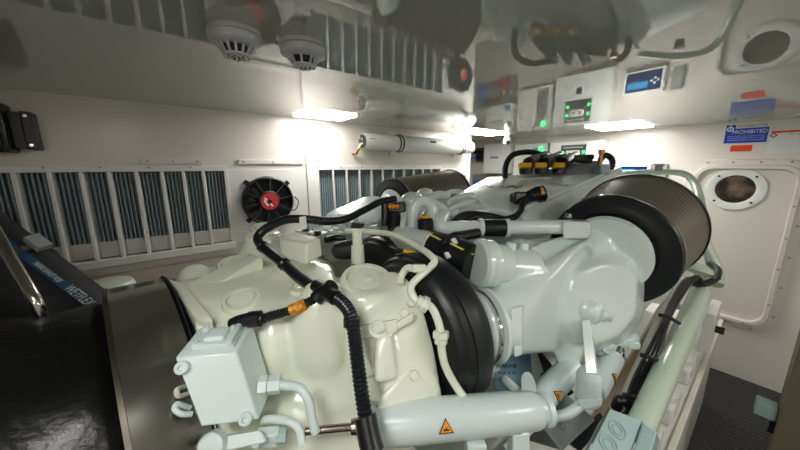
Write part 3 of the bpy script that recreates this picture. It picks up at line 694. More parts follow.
# harness connector with a yellow face lying on the cover, and its lead
wv = MB().tube([ad(464, 222, 1.05), ad(475, 217, 1.08), ad(497, 220, 1.08), ad(512, 218, 1.08), ad(520, 211, 1.12), ad(523, 203, 1.16), ad(532, 196, 1.22), ad(540, 192, 1.27)], .013, 12).build('cover_harness', plas, eng)
MB().lathe(ad(536, 195, 1.22), RT+UP*.2, [(-.03, .024), (.0, .034), (.03, .034), (.034, .02)], 16).build('connector', plas, wv)
MB().lathe(ad(541, 193, 1.21), RT+UP*.2-FW*.4, [(0, .027), (.012, .022)], 14).build('yellow_connector_face', ora, wv)
MB().obox(ad(519, 200, 1.25), (RT, UP, FW), (.03, .032, .03)).build('connector', plas, wv, bevel=.008)
MB().tube([ad(455, 224, 1.02), ad(466, 216, 1.08), ad(490, 218, 1.1), ad(505, 222, 1.08)], .02, 12).build('harness_sleeve', plas, eng)
MB().tube([ad(446, 248, .86), ad(452, 238, .9), ad(462, 236, .92), ad(478, 233, .95)], .016, 10).build('harness_sleeve', plas, eng)
for px, py in ((453, 239), (460, 252), (446, 253)): MB().bar(ad(px, py, .84), ad(px+3, py+5, .83), .012, .008).build('cable_tie', wht, eng)

# engine control unit on the far end of the cover
ecu = MB().hull(W([(508, 181, 1.85), (572, 183, 1.75), (598, 172, 1.8), (600, 160, 1.85), (588, 161, 1.85), (556, 176, 1.8), (512, 177, 1.95), (600, 168, 2.05), (520, 176, 2.1)])).build('control_unit', gry, eng, bevel=.006)
for px, py in ((526, 165), (541, 165), (559, 165)):
    w_ = 1.75; p = ad(px, py, w_)
    cn = MB().lathe(p-FW*.03, FW*.6+RT*.6+UP*.3, [(0, .026), (.01, .037), (.1, .037), (.16, .03), (.3, .024)], 18).build('connector', plas, ecu)
    MB().obox(ad(px-1, py+.5, w_-.04), (RT, UP, FW), (.033, .014, .02)).build('yellow_clip', yel, cn, bevel=.005)
    MB().lathe(ad(px, py+7, w_), UP, [(-.01, .036), (.02, .04)], 16).build('connector_base', plas, cn)
for a_ in ([(505, 180, 1.9), (506, 165, 1.9), (513, 155, 1.9), (528, 152, 1.9), (545, 155, 1.9)], [(530, 160, 1.78), (548, 157, 1.8), (570, 158, 1.82), (592, 157, 1.85)], [(545, 162, 1.75), (562, 157, 1.8), (580, 160, 1.82), (590, 161, 1.85)], [(600, 160, 1.9), (606, 155, 1.9), (612, 160, 1.88), (611, 168, 1.85), (602, 172, 1.8)]):
    MB().tube(W(a_), .018, 12).build('cable_loom', loom, ecu)
q = MB().lathe(ad(600, 164, 1.8), Z, [(0, .012), (.06, .012), (.06, .018), (.085, .018)], 14).build('brass_stud', brass, ecu)
MB().obox(ad(602, 170, 1.75), (RT, UP, FW), (.03, .03, .03)).build('terminal_block', boxm, ecu, bevel=.005)

# pale green pipework frame around the right filter
for a_, r_ in (([(622, 174, 2.2), (655, 172, 2.2), (680, 173, 2.15), (692, 180, 2.1), (700, 200, 1.9), (704, 232, 1.8), (712, 270, 1.7)],   .022), ([(703, 240, 1.75), (716, 268, 1.7), (717, 285, 1.65)], .028)):
    MB().tube(W(a_), r_, 14).build('frame_pipe', railm, eng)
MB().lathe(ad(658, 171, 1.9), Z, [(0, .022), (.035, .022), (.035, .03), (.045, .03)], 16).build('vent_plug', gry, eng)
MB().lathe(ad(692, 272, 1.5), V((.2, -.2, .95)), [(0, .06), (.02, .075), (.035, .07), (.05, .04)], 30).build('frame_flange', railm, eng)

# ------------------------------------------------------------------ gearbox
BO, BU = V((-.145, .996, -.78)), V((.993, .119, 0)).normalized()   # shaft line of the steel band and lagging
gb = thing('marine_gearbox', V((.2, .9, -.9)), 'cream painted gearbox casting with round caps in front of the engine', 'gearbox')
b = MB()
b.hull(W([(166, 284, .9), (186, 291, .88), (262, 266, .98), (330, 262, .95), (345, 300, .73), (300, 318, .7), (206, 324, .72), (196, 300, .78)])+[V((.07, .6, -.95)), V((.42, .55, -.95)), V((.08, .48, -.7)), V((.4, .4, -.7)), V((0, 1.2, -.95)), V((.42, 1.2, -.95)), V((.4, 1.2, -.4))])
b.hull([V((.02, y, z)) for y, z in ((.55, -.95), (.55, -.62), (.78, -.36), (1.1, -.345), (1.3, -.5), (1.3, -.95))]+[V((.07, y, z)) for y, z in ((.55, -.95), (.55, -.62), (.78, -.36), (1.1, -.345), (1.3, -.5), (1.3, -.95))])
# raised ridge along the far edge and the flange at the left end
b.hull(W([(188, 280, 1.0), (215, 262, 1.08), (255, 260, 1.05), (262, 266, 1.0), (188, 296, .95), (262, 280, 1.0)]))
# turret and shoulders at the back
tcz = ad(264, 245, 1.1)
b.lathe(tcz-Z*.12, Z, [(0, .16), (.06, .12), (.13, .07), (.165, .062), (.17, .05), (.17, 0)], 28)
b.ball(ad(236, 277, 1.0), (.09, .09, .05)); b.ball(ad(195, 275, 1.05)-Z*.02, (.06, .06, .06))
b.ball(ad(298, 266, .95)-Z*.03, (.12, .1, .05))
# domed lobes and flank bulges
b.ball(ad(245, 308, .82), (.11, .11, .05))
b.ball(ad(322, 345, .72), (.075, .075, .17)); b.ball(ad(276, 365, .71), (.06, .07, .14))
# pedestal of the right cap and the right end housing
pc_ = ad(367, 279, .75)
b.lathe(pc_-Z*.2, Z, [(0, .11), (.08, .095), (.17, .083), (.185, .08), (.19, .072), (.19, 0)], 36)
b.hull(W([(340, 270, .9), (398, 270, .76), (415, 285, .70), (424, 310, .67), (434, 345, .66), (444, 400, .65), (385, 402, .6), (352, 330, .64), (405, 285, .8), (430, 400, .8)]))
b.hull(W([(375, 335, .62), (392, 332, .62), (398, 378, .6), (372, 385, .58), (385, 335, .72), (395, 380, .7)]))
body = b.build('gearbox_casting', gearw, gb, voxel=.0075, smooth_it=12)
from mathutils.bvhtree import BVHTree
bvh = BVHTree.FromPolygons([v.co+gb.location for v in body.data.vertices], [p.vertices[:] for p in body.data.polygons])
def hit(px, py):                                # where the casting's surface is, and which way it faces
    for k in range(30):
        q, n, _, _ = bvh.ray_cast(V((0, 0, 0)), ad(px, py+k, 1).normalized())
        if q: return q, n
def cap(px, py, R, up=.7, lift=.004):
    q, n = hit(px, py); n = (n*(1-up)+V((-.06, -.32, 1))*up).normalized()
    o = MB().lathe(q+n*lift, n, [(-.035, R*1.07), (-.001, R*1.05), (.006, R*1.0), (.008, R*.97), (.008, R*.83), (-.003, R*.8), (-.003, R*.7), (.007, R*.67), (.007, 0)], 44).build('access_cap', gearw, gb)
    MB().hexbolt(q+n*(lift+.002), n, R*.26, .007, False).build('cap_plug', gearw, o)
    return o
cap(367, 282, .064, 1.0, .006); cap(242, 301, .044, .6, .002); cap(236, 266, .052, .8, .002); cap(265, 229, .044, 1.0); cap(300, 290, .026, .5)
MB().hex([ad(280, 256, .88), ad(306, 266, .83), ad(323, 256, .88), ad(296, 248, .95), ad(278, 239, .88), ad(306, 245, .83), ad(321, 238, .88), ad(293, 231, .95)]).build('terminal_cover', gearw, gb, bevel=.006)
# black flange plate at the left end
MB().lathe(BO, BU, [(.127, .3), (.127, .466), (.1295, .466), (.1295, .3)], 80, caps=False).build('flange_plate', dark, gb)
# bracket with bolts on the right flank
MB().hull([q+Z*k for q in W([(184, 293, .88), (203, 301, .85), (264, 263, .95), (250, 259, 1.0)]) for k in (-.1, .022)]).build('casting_rib', gearw, gb, bevel=.008, seg=3)
MB().hull([q+Z*k for q in W([(164, 284, .9), (184, 290, .88), (214, 328, .68), (200, 328, .69)]) for k in (-.12, .024)]).build('casting_rib', gearw, gb, bevel=.008, seg=3)
MB().lathe(ad(108, 287, 1.25), Z, [(-.06, .09), (0, .09), (.02, .08), (.025, .0)], 28).build('rear_cover', gearw, gb)
def out(px, py, k): 
    q, n = hit(px, py); return q+n*k
bp_ = [out(360, 333, .012), out(378, 331, .014), out(396, 326, .016), out(412, 317, .02)]
bk = MB().hull([p+UP*k+FW*j for p in bp_[:3] for k in (-.012, .014) for j in (-.004, .004)]).hull([p+UP*k+FW*j for p in bp_[2:] for k in (-.008, .008) for j in (-.004, .004)]).build('pipe_bracket', gearw, gb, bevel=.002)
MB().hull([bp_[0]+RT*a_+UP*b_+FW*j for a_, b_ in ((-.014, .035), (-.004, .035), (.008, -.012), (-.006, -.012)) for j in (-.012, -.004)]).build('bracket_tab', gearw, bk, bevel=.002)
MB().hexbolt(bp_[1]-FW*.003, V((-.1, -.55, .8)), .015, .018).build('bolt', gearw, bk)
for px, py, r_ in ((411, 304, .011), (404, 314, .011), (412, 374, .011)):
    q, n = hit(px, py); MB().hexbolt(q-n*.002, n, r_, .016).build('bolt', gearw, gb)
MB().hull([out(376, 336, .012), out(392, 332, .012), out(388, 372, .006), out(372, 376, .006), out(380, 340, -.03), out(386, 370, -.03)]).build('casting_web', gearw, gb, bevel=.004)
MB().hull(W([(405, 372, .62), (432, 372, .66), (440, 402, .64), (372, 412, .58), (380, 395, .6), (410, 380, .72), (440, 405, .72)])).build('mounting_gusset', gearw, gb, bevel=.006)
# hydraulic control block
Fq = [ad(201, 427, .52), ad(259, 420, .545), ad(235.8, 352, .56), ad(174.6, 358, .53)]
nq = (Fq[1]-Fq[0]).cross(Fq[3]-Fq[0]).normalized(); nq = nq if nq.dot(FW) > 0 else -nq
top2 = [ad(272, 388, .62), ad(253, 324, .64), ad(199, 328, .62)]
cb = MB().hex([Fq[0], Fq[1], top2[0], ad(214, 400, .61), Fq[3], Fq[2], top2[1], top2[2]]).build('control_block', ramw, gb, bevel=.003)
upq = (Fq[3]-Fq[0]).normalized(); rq = (Fq[1]-Fq[0]).normalized(); bq = (top2[2]-Fq[3]).normalized(); nt_ = rq.cross(bq).normalized(); nt_ = nt_ if nt_.z > 0 else -nt_
tctr = (Fq[2]+Fq[3]+top2[1]+top2[2])/4
pl = MB().obox(tctr+nt_*.004+rq*.004, (rq, bq, nt_), (.036, .03, .005)).build('valve_plate', ramw, cb, bevel=.002)
MB().obox(tctr+nt_*.01+rq*.0, (rq, bq, nt_), (.018, .018, .006)).build('valve_cap', ramw, pl, bevel=.005)
MB().obox(tctr+nt_*.012+rq*.032, (rq, bq, nt_), (.005, .034, .006)).build('valve_bar', ramw, pl, bevel=.002)
for s1, s2 in ((-.028, -.022), (-.028, .024), (.022, .024)): MB().hexbolt(tctr+nt_*.008+rq*s1+bq*s2, nt_, .006, .006).build('bolt', ramw, pl)
nf = -nq
for px, py, w_ in ((183, 367, .53), (246, 418, .541)):
    MB().lathe(ad(px, py, w_)-nf*.004, nf, [(0, .0115), (.012, .0115), (.014, .0095), (.014, .006), (.008, .005)], 20).build('socket_screw', ramw, cb)
ft = MB().lathe(ad(262, 386, .585), RT*.95-UP*.02+FW*.25, [(-.006, .019), (.01, .019), (.01, .015), (.012, .015), (.012, .018), (.034, .018), (.034, .012), (.04, .011)], 6).build('hose_union', ramw, cb, bevel=.0015)
MB().tube([ad(277, 385, .59), ad(292, 386, .59), ad(302, 390, .585), ad(309, 402, .58), ad(312, 418, .575), ad(316, 433, .57)], .0088, 14).build('hydraulic_pipe', ramw, gb)
MB().tube([ad(262, 420, .57), ad(275, 419, .57), ad(290, 422, .565), ad(299, 430, .56), ad(302, 445, .55)], .0075, 12).build('hydraulic_pipe', ramw, gb)
MB().tube([ad(192, 414, .56), ad(182, 414, .55), ad(175, 409, .55), ad(178, 404, .555), ad(190, 408, .57)], .0052, 12).build('drain_loop', ramw, gb)
MB().tube([ad(188, 394, .6), ad(179, 396, .58), ad(177, 390, .58), ad(184, 387, .6)], .005, 12).build('drain_loop', paper, gb)
MB().hull(W([(212, 438, .53), (262, 430, .545), (268, 442, .54), (205, 455, .52), (215, 435, .6), (262, 432, .6), (205, 460, .6)])).build('lever_arm', ramw, gb, bevel=.004)
MB().lathe(ad(210, 447, .515), -FW+UP*.3, [(-.02, .022), (.0, .022), (.004, .018)], 24).build('lever_pivot', ramw, gb)

# ------------------------------------------------------------------ hydraulic ram and other cylinders
rm = thing('hydraulic_cylinder', ad(450, 420, .63), 'light grey hydraulic ram lying across the foreground with an orange triangle', 'hydraulic ram')
ra, rb = ad(362, 426, .595), ad(536, 410, .66); rd = (rb-ra).normalized(); rl = (rb-ra).length
MB().lathe(ra, rd, [(0, .036), (.004, .042), (.03, .042), (.031, .0405), (.034, .042), (rl-.055, .0415), (rl-.054, .039), (rl-.01, .039), (rl, .036)], 44).build('barrel', ramw, rm)
ec = MB().lathe(rb, rd, [(-.004, .03), (.014, .03), (.014, .035), (.026, .035), (.028, .02)], 32).build('end_fitting', ramw, rm)
rod = MB().cyl(ra-rd*.11, ra, .0075).build('piston_rod', rodm, rm)
MB().lathe(ra, rd, [(-.022, .014), (-.004, .016), (.0, .018)], 24).build('rod_seal', rodm, rm)
nn = MB().lathe(ad(280, 436, .572), rd, [(-.01, .014), (.012, .014)], 6).build('lock_nut', boxm, rm)
ck = MB().obox(ad(268, 437, .568), (rd, rd.cross(Z).normalized(), rd.cross(rd.cross(Z)).normalized()), (.02, .012, .014)).build('clevis', ramw, rm, bevel=.003)
MB().lathe(ad(258, 440, .55), -FW, [(0, .007), (.012, .007)], 16).build('clevis_pin', ramw, ck)
def tri(p, xa, ya, s, parent, name='warning_label'):
    xa, ya = V(xa).normalized(), V(ya).normalized(); za = xa.cross(ya).normalized(); ya = za.cross(xa)
    def t(k): return [V(p)+xa*(-.5*s*k)+ya*(-.36*s*k), V(p)+xa*(.5*s*k)+ya*(-.36*s*k), V(p)+ya*(.52*s*k)]
    o = MB().prism([q-za*.001 for q in t(1.0)], za*.0022).build(name, ink, parent)
    MB().prism([q+za*.001 for q in t(.8)], za*.0008).build('orange_field', ora, o)
    h_ = MB().prism([V(p)+za*.0019+xa*(a*s)+ya*(b_*s) for a, b_ in ((-.2, -.2), (.2, -.2), (.22, -.12), (.05, -.12), (.08, .02), (-.02, -.05), (-.08, -.08), (-.2, -.1))], za*.0006).build('hand_symbol', ink, o)
    return o
nr_ = -FW+UP*.35
rmid = ra+rd*(rl*.42); off = (nr_-rd*nr_.dot(rd)).normalized(); yup = off.cross(rd); yup = yup if yup.z > 0 else -yup
tri(rmid+off*.0425-yup*.004, rd, yup, .03, rm)
s = MB().obox(ad(475, 448, .62), (RT, UP, FW), (.02, .02, .02)).build('mounting_foot', ramw, rm, bevel=.004)
MB().obox(ad(518, 444, .64), (rd, UP, FW), (.02, .035, .02)).build('mounting_foot', ramw, rm, bevel=.004)
def small_cyl(name, a, b_, r, label, cat, tp=None):
    o = thing(name, (a+b_)/2, label, cat)
    d = (b_-a).normalized(); L = (b_-a).length
    MB().lathe(a, d, [(0, r*.85), (.004, r), (L-.004, r), (L, r*.85)], 32).build('barrel', ramw, o)
    return o, d
o, d = small_cyl('hydraulic_ram', ad(523, 418, .78), ad(572, 366, .92), .036, 'white slanted cylinder with an orange triangle behind the end of the ram', 'hydraulic ram')
c_ = ad(545, 399, .80); off = (-FW+UP*.4+RT*.6); off = (off-d*off.dot(d)).normalized(); mid = ad(523, 418, .78).lerp(ad(572, 366, .92), .45)
tri(mid+off*.0365, d.cross(off), d, .034, o)
o, d = small_cyl('hydraulic_ram', ad(592, 392, .84), ad(612, 358, .98), .034, 'short white cylinder with an orange triangle beside the tan strip', 'hydraulic ram')
mid = ad(592, 392, .84).lerp(ad(612, 358, .98), .45); off = (-FW+UP*.3+RT*.8); off = (off-d*off.dot(d)).normalized(); tri(mid+off*.0345, d.cross(off), d, .034, o)
fx_ = thing('pipe_junction', ad(612, 352, .98), 'chrome pipe union with small fittings under the turbocharger drum', 'pipe fitting')
MB().lathe(ad(612, 358, .98), V((.8, .1, .5)), [(0, .032), (.02, .034), (.022, .028), (.04, .028)], 24).build('collar', chrome, fx_)
for px, py, w_ in ((604, 348, .95), (618, 346, 1.0), (628, 340, 1.02)): MB().hexbolt(ad(px, py, w_), V((.2, -.6, .6)), .016, .03).build('union_nut', ramw, fx_)
MB().tube([ad(598, 352, .95), ad(610, 345, .98), ad(626, 342, 1.0), ad(634, 336, 1.02)], .012, 10).build('pipe', ramw, fx_)
MB().obox(ad(630, 344, 1.0), (RT, UP, FW), (.022, .012, .02)).build('tee_block', ramw, fx_, bevel=.004)

# starter motor casting, plate and lever in the gap below
mo = thing('starter_motor', ad(560, 425, .82), 'dark grey motor housing with raised lettering under the bent pipe', 'motor')
G = [ad(540, 424, .8), ad(563, 452, .76), ad(597, 420, .84), ad(565, 392, .9)]
gd = V((.05, .12, -.1))
MB().hex([g+gd for g in G]+G).build('motor_housing', motg, mo, bevel=.006)
gx = (G[3]-G[0]).normalized(); gy = (G[0]-G[1]).normalized(); gz = gx.cross(gy); gc = sum(G, V())/4
if gz.dot(FW) > 0: gz = -gz
text('VALVE', gc+gz*.003, gx, gz.cross(gx), .026, gry, mo, width=.085, depth=.0015)
tag(MB().tube(W([(505, 450, .72), (520, 438, .735), (532, 425, .745), (548, 419, .755), (567, 414, .765), (579, 406, .775), (588, 398, .8)]), .013, 14).build('bent_pipe', ramw, loc=ad(550, 420, .755)), 'white bent pipe crossing under the end of the ram', 'pipe')
MB().hull(W([(566, 440, .84), (600, 412, .92), (606, 420, .9), (580, 452, .8)]+[(570, 446, 1.0), (606, 425, 1.0)])).build('motor_flange', dark, mo, bevel=.004)
pt = MB().hex([ad(495, 352, .95), ad(530, 350, 1.0), ad(535, 400, .9), ad(495, 405, .86), ad(495, 350, .97), ad(530, 348, 1.02), ad(535, 398, .92), ad(495, 403, .88)]).build('data_plate', dplate, loc=ad(510, 375, .93))
tag(pt, 'pale blue printed plate seen under the turbocharger inlet', 'plate')
pe = bpy.data.objects['data_plate']
text('MARINE', ad(506, 365, .915)-FW*.006, RT, UP, .016, ink, pe, width=.06)
text('0 6 0 0', ad(506, 372, .905)-FW*.006, RT, UP, .01, ink, pe, width=.05)
lv = MB().hull([ad(px, py, w_) for px, py in ((522, 412), (521, 380), (522, 375), (525, 372), (529, 372), (533, 376), (536, 384), (538, 396), (538, 410)) for w_ in (.8, .815)]).build('rounded_tab', ramw, loc=ad(528, 390, .81), bevel=.002)
tag(lv, 'upright white rounded tab behind the end of the ram', 'bracket')
sp = thing('steel_channel', ad(540, 370, 1.05), 'black and grey steel channel running down under the turbocharger', 'steel section')
MB().bar(ad(520, 345, 1.1), ad(560, 398, 1.0), .05, .03).build('web', dgry, sp)
MB().bar(ad(528, 345, 1.08), ad(568, 396, .98), .012, .05).build('flange', dark, sp)
MB().bar(ad(513, 348, 1.1), ad(551, 400, 1.0), .012, .05).build('flange', gry, sp)
ms = MB().hull(W([(500, 380, .9), (505, 374, .9), (540, 405, .88), (530, 410, .86), (500, 390, .95), (540, 410, .93)])).build('brace_bar', ramw, loc=ad(515, 390, .9), bevel=.003)
tag(ms, 'pale flat brace bar beside the blue printed plate', 'bracket')

# ------------------------------------------------------------------ wiring harness over the gearbox
hs = thing('wiring_harness', ad(325, 290, .7), 'thick black corrugated wiring harness draped over the gearbox', 'cable')
MB().tube(W([(395, 199, 1.2), (380, 202, 1.15), (362, 211, 1.08), (345, 219, 1.0), (325, 221, .95), (305, 219, .93), (285, 220, .93), (267, 228, .93), (258, 237, .92), (261, 245, .89), (270, 253, .85), (283, 263, .8), (297, 276, .75), (312, 286, .7), (325, 291, .66)]), .0138, 14, 5).build('harness_sleeve', loom, hs)
MB().tube(W([(325, 291, .66), (338, 299, .63), (347, 308, .605), (352, 320, .585), (355, 340, .565), (358, 365, .55), (362, 395, .535), (366, 420, .52), (371, 452, .5)]), .014, 14, 5, ridge=.0075).build('corrugated_conduit', loom, hs)
MB().tube(W([(325, 291, .66), (316, 298, .655), (305, 304, .65), (292, 310, .645), (275, 315, .64), (262, 319, .635)]), .0108, 12, 5, ridge=.007).build('corrugated_conduit', loom, hs)
MB().tube(W([(262, 319, .635), (250, 319, .63), (240, 321, .63), (233, 324, .635)]), .0135, 12).build('connector_boot', plas, hs)
MB().lathe(ad(255, 319, .63), RT*.95+UP*.1, [(-.012, .017), (.012, .017)], 14).build('boot_collar', plas, hs)
MB().tube(W([(290, 310.5, .645), (299, 307, .648), (306, 303.5, .65)]), .0128, 12, 3).build('amber_tag', foil, hs)
for a_ in ([(332, 286, .645), (326, 291, .655), (316, 286, .68)], [(316, 299, .65), (324, 292, .65), (336, 298, .63)]): MB().tube(W(a_), .0165, 12).build('branch_tape', plas, hs)
for (px, py, w_), d in (((284, 264, .795), RT*.7-UP*.6), ((352, 322, .582), UP), ((263, 247, .885), RT*.6-UP*.6)): MB().lathe(ad(px, py, w_), d, [(-.008, .0168), (.008, .0168)], 16).build('cable_clamp', plas, hs)
MB().tube(W([(365, 416, .522), (369, 436, .51), (373, 452, .5)]), .02, 14).build('end_sleeve', plas, hs)
MB().hull([ad(px, py, w_) for px, py in ((299, 217), (306, 216), (307, 229), (300, 230)) for w_ in (.9, .91)]).build('harness_bracket', white, hs, bevel=.002)

# ------------------------------------------------------------------ exhaust, hose (left foreground)
ex = thing('lagged_exhaust', V((-.4, .95, -1.0)), 'huge black wrinkled lagging cover at the lower left of the photo', 'exhaust')
prof = [(-.95, .2), (-.93, .38), (-.8, .52), (-.6, .535), (-.45, .52), (-.32, .488), (-.2, .447), (-.12, .425), (-.06, .425), (.004, .425), (.006, .3)]
lg = MB().lathe(BO, BU, [(t, r) for t, r in prof], 120)
for v in lg.bm.verts:
    k = v.co.x; a = math.atan2(v.co.z+.78, v.co.y-1.0)
    f_ = 1+.012*math.sin(7*a+9*k)+.008*math.sin(13*a-23*k)+.005*math.sin(31*k+5*a)
    v.co.y = 1.0+(v.co.y-1.0)*f_; v.co.z = -.78+(v.co.z+.78)*f_
lo = lg.build('lagging_cover', lag, ex, sharp=80)
sd = lo.modifiers.new('sub', 'SUBSURF'); sd.levels = 2; sd.render_levels = 2
sb_ = MB().lathe(BO, BU, [(0, .40), (0, .455), (.004, .46), (.12, .46), (.125, .455), (.125, .4)], 100, caps=False).build('steel_band', steel, ex)
sb_['label'] = 'polished stainless steel band'
MB().lathe(BO, BU, [(0, .44), (-.005, .461), (.004, .464), (.006, .45)], 100, caps=False).build('band_edge', rodm, ex)
hA, hB = ad(-70, 213, 1.0), ad(150, 375, 1.06)
hp = [hA.lerp(hB, k/4) for k in range(5)]
ho = thing('exhaust_hose', ad(40, 290, .95), 'thick black printed hose behind the black cover, left edge', 'hose')
HR = .118
hb = MB().tube(hp, HR, 40, 1).build('hose_body', hosem, ho)
hd = (hp[3]-hp[1]).normalized(); e_ = (-FW*.34+UP-hd*(-FW*.34+UP).dot(hd)).normalized(); tz = hd.cross(e_)
if tz.dot(UP) > 0: tz = -tz
yv = -tz
def onhose(t, ang, h=.002): return hA.lerp(hB, t)+(Quaternion(hd, ang) @ e_)*(HR+h)
s1 = MB()
A = [[s1.bm.verts.new(onhose(.0+.9*k/20, a)) for a in (-.11, -.055, 0, .055, .11)] for k in range(21)]
for a_, b_ in zip(A, A[1:]):
    for i in range(4): s1.face([a_[i], a_[i+1], b_[i+1], b_[i]])
s1.build('printed_stripe', hstripe, ho)
text('WETFLEX  2000', onhose(.66, 0, .004), hd, yv, .042, hprint, ho, width=.15)
text('MARINE EXHAUST HOSE', onhose(.49, .0, .004), hd, yv, .022, hprint, ho, width=.1)
cl = MB().lathe(hA.lerp(hB, .36), hd, [(-.012, HR), (-.01, HR+.005), (.01, HR+.005), (.012, HR)], 60, caps=False).build('hose_clamp', steel, ho)
MB().obox(hA.lerp(hB, .36)+e_*(HR+.012)+yv*.05, (hd, yv, e_), (.03, .02, .012)).build('clamp_screw_housing', gry, cl, bevel=.003)
tag(MB().tube([ad(-6, 228, .75), ad(12, 260, .72), ad(35, 300, .7), ad(46, 326, .72)], .0115, 16).build('steel_strut', steel, loc=ad(15, 265, .72)), 'polished steel strut standing in front of the black printed hose', 'strut')

# ------------------------------------------------------------------ right side: rail, tray, bearer, terminal box
rl_ = thing('pale_green_rail', V((1.5, .15, -.65)), 'long pale green round rail running towards the door', 'pipe rail')
MB().cyl(on(638, 432, 'z', -.605), on(700, 294, 'z', -.6), .028, .038, seg=40).build('rail_tube', railm, rl_)
MB().cyl(on(652, 428, 'z', -.62), on(704, 306, 'z', -.62), .011, .016, seg=20).build('rail_bead', railm, rl_)
MB().hull(W([(697, 262, 1.6), (712, 275, 1.6), (706, 300, 1.5), (694, 325, 1.45), (690, 290, 1.6), (716, 272, 1.75), (700, 320, 1.6)])).build('rail_bracket', railm, rl_, bevel=.01)
tr = thing('cable_tray', ad(640, 370, 1.0), 'pale loose cover with black cables tied along the green rail', 'cable tray')
t = MB()
pa_ = [(622, 412, .86), (630, 385, .92), (645, 352, 1.0), (658, 322, 1.12), (670, 300, 1.25), (682, 280, 1.38)]
t.tube([q+RT*.006 for q in W(pa_)], .017, 14); t.build('tray_cover', paper, tr)
for k, dx in enumerate((5, 9, 13)):
    MB().tube([ad(px+dx*(1-.08*i)+(2*math.sin(i*2+k)), py+2, w_-.05) for i, (px, py, w_) in enumerate([(618, 416, .82)]+pa_+[(692, 275, 1.42), (704, 283, 1.45), (716, 276, 1.5), (713, 266, 1.6)][:3 if k == 1 else 1])], .009, 10).build('cable', plas, tr)
for px, py, w_ in ((628, 398, .8), (645, 358, .92), (663, 318, 1.08)):
    MB().tube(W([(px-4, py-3, w_), (px+5, py-1, w_-.02), (px+16, py+5, w_)]), .007, 8).build('cable_tie', plas, tr)
MB().tube(W([(616, 408, .8), (620, 400, .79), (628, 404, .79), (632, 412, .79), (624, 420, .78)]), .013, 10).build('cable_loop', plas, tr)
lp = MB().tube(W([(686, 280, 1.4), (700, 284, 1.42), (714, 280, 1.46), (718, 270, 1.55), (710, 264, 1.66)]), .016, 12).build('black_hose_loop', blk, loc=ad(706, 275, 1.5))
tag(lp, 'black rubber hose looping round the far end of the green rail', 'hose')
tb = thing('terminal_box', ad(610, 435, .8), 'pale blue-grey box with two round knockouts in the lower right foreground', 'electrical box')
B4 = [ad(583, 460, .57), ad(622, 475, .56), ad(643, 422, .63), ad(609, 408, .65)]
B4[2] = B4[1]+B4[3]-B4[0]
bd = V((.02, .02, -.07))
MB().hex([g+bd for g in B4]+B4).build('box_body', boxm, tb, bevel=.003)
bn = (B4[1]-B4[0]).cross(B4[3]-B4[0]).normalized(); bn = bn if bn.z > 0 else -bn
for px, py in ((617, 430), (608, 444)):
    pr_ = ad(px, py, 1); kk = (B4[0].dot(bn))/(pr_.dot(bn)); p = pr_*kk+bn*.0012
    MB().ring(p, bn, .0165, .0017, 32, 6).ring(p, bn, .0095, .0015, 28, 6).build('knockout', boxm, tb)
MB().bar(B4[0].lerp(B4[3], .3)+bn*.001, B4[3]+bn*.001, .004, .002, bn).build('lid_seam', dgry, tb)
MB().hex([ad(626, 475, .555), ad(645, 475, .555), ad(657, 432, .61), ad(642, 423, .63), ad(629, 480, .62), ad(650, 480, .62), ad(660, 440, .68), ad(645, 430, .7)]).build('box_side', boxm, tb, bevel=.003)
ts = MB().prism([ad(px, py, w_) for px, py, w_ in ((583, 432, .95), (600, 405, 1.0), (622, 370, 1.1), (650, 325, 1.25), (664, 300, 1.4), (672, 300, 1.4), (660, 328, 1.25), (634, 378, 1.08), (622, 405, .98), (604, 432, .92))], (0, .02, -.05)).build('tan_metal_strip', tanm, loc=ad(625, 375, 1.08), bevel=.002)
tag(ts, 'flat brushed tan metal strip between the turbocharger and the green rail', 'metal strip')
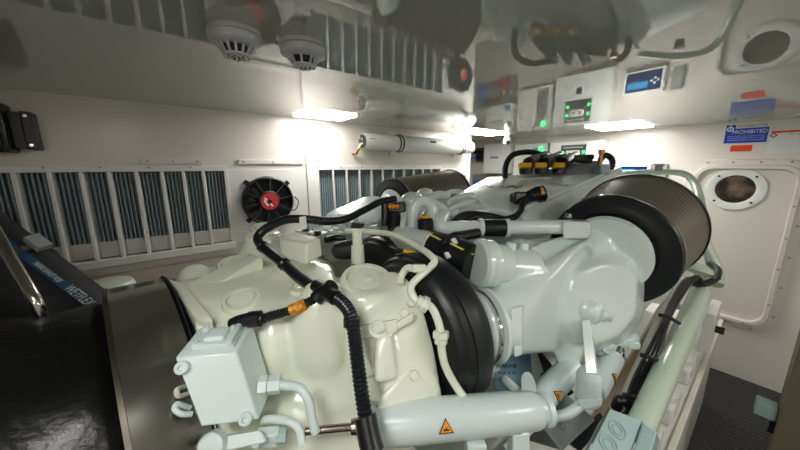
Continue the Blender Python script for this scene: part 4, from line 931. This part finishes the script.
# white engine bearer with mount blocks down to the floor
be = thing('engine_bearer', V((2.0, .3, FZ)), 'white engine bearer with mounting blocks beside the black floor', 'engine bed')
MB().box((.9, .1, FZ), (3.1, .5, -1.12)).build('girder', trimw, be, bevel=.008)
MB().box((.9, .088, -1.135), (3.1, .11, -1.105)).build('girder_edge', paper, be, bevel=.003)
MB().box((2.45, .1, -1.12), (2.75, .15, -.86)).build('upright_plate', trimw, be, bevel=.006)
for x_ in (1.35, 1.7, 2.1):
    q = MB().box((x_-.1, .125, -1.12), (x_+.1, .3, -1.03)).build('mount_block', trimw, be, bevel=.012)
    MB().lathe((x_-.02, .175, -1.03), Z, [(0, .05), (.02, .05), (.02, .032), (.05, .032), (.055, .02)], 24).build('mount_nut', trimw, q)
MB().cyl((2.6, .1, -1.0), (2.6, .06, -1.0), .022).build('drain_plug', plas, be)
# post and pale block at the right edge
po = thing('olive_post', V((2.3, -.24, FZ)), 'olive brown post at the bottom right corner of the photo', 'post')
p1 = on(788, 385, 'x', 2.2)
MB().box((2.2, p1.y-.25, FZ), (2.36, p1.y, p1.z+.35)).build('post_body', olive, po, bevel=.008)
MB().box((2.24, p1.y, p1.z-.3), (2.28, p1.y+.018, p1.z-.24)).build('black_latch', plas, po)
bx = tag(MB().box((2.24, p1.y+.001, p1.z-.235), (2.32, p1.y+.075, p1.z-.165)).build('pale_lamp_box', boxm, bevel=.006, loc=(2.3, p1.y+.04, p1.z-.2)), 'small pale blue box fixed to the olive brown post', 'box')
# ------------------------------------------------------------------ world, view
wd = bpy.data.worlds.new('world'); S.world = wd; wd.use_nodes = True
wd.node_tree.nodes['Background'].inputs['Color'].default_value = (.05, .05, .05, 1)
S.view_settings.view_transform = 'Standard'; S.view_settings.look = 'None'; S.view_settings.gamma = 1; S.view_settings.use_curve_mapping = False
S.view_settings.exposure = 1.05
S.cycles.use_denoising = True; S.cycles.use_adaptive_sampling = False; S.cycles.caustics_reflective = False; S.cycles.sample_clamp_indirect = 4; S.cycles.denoising_prefilter = 'ACCURATE'; S.cycles.max_bounces = 8; S.cycles.diffuse_bounces = 5; S.cycles.glossy_bounces = 5
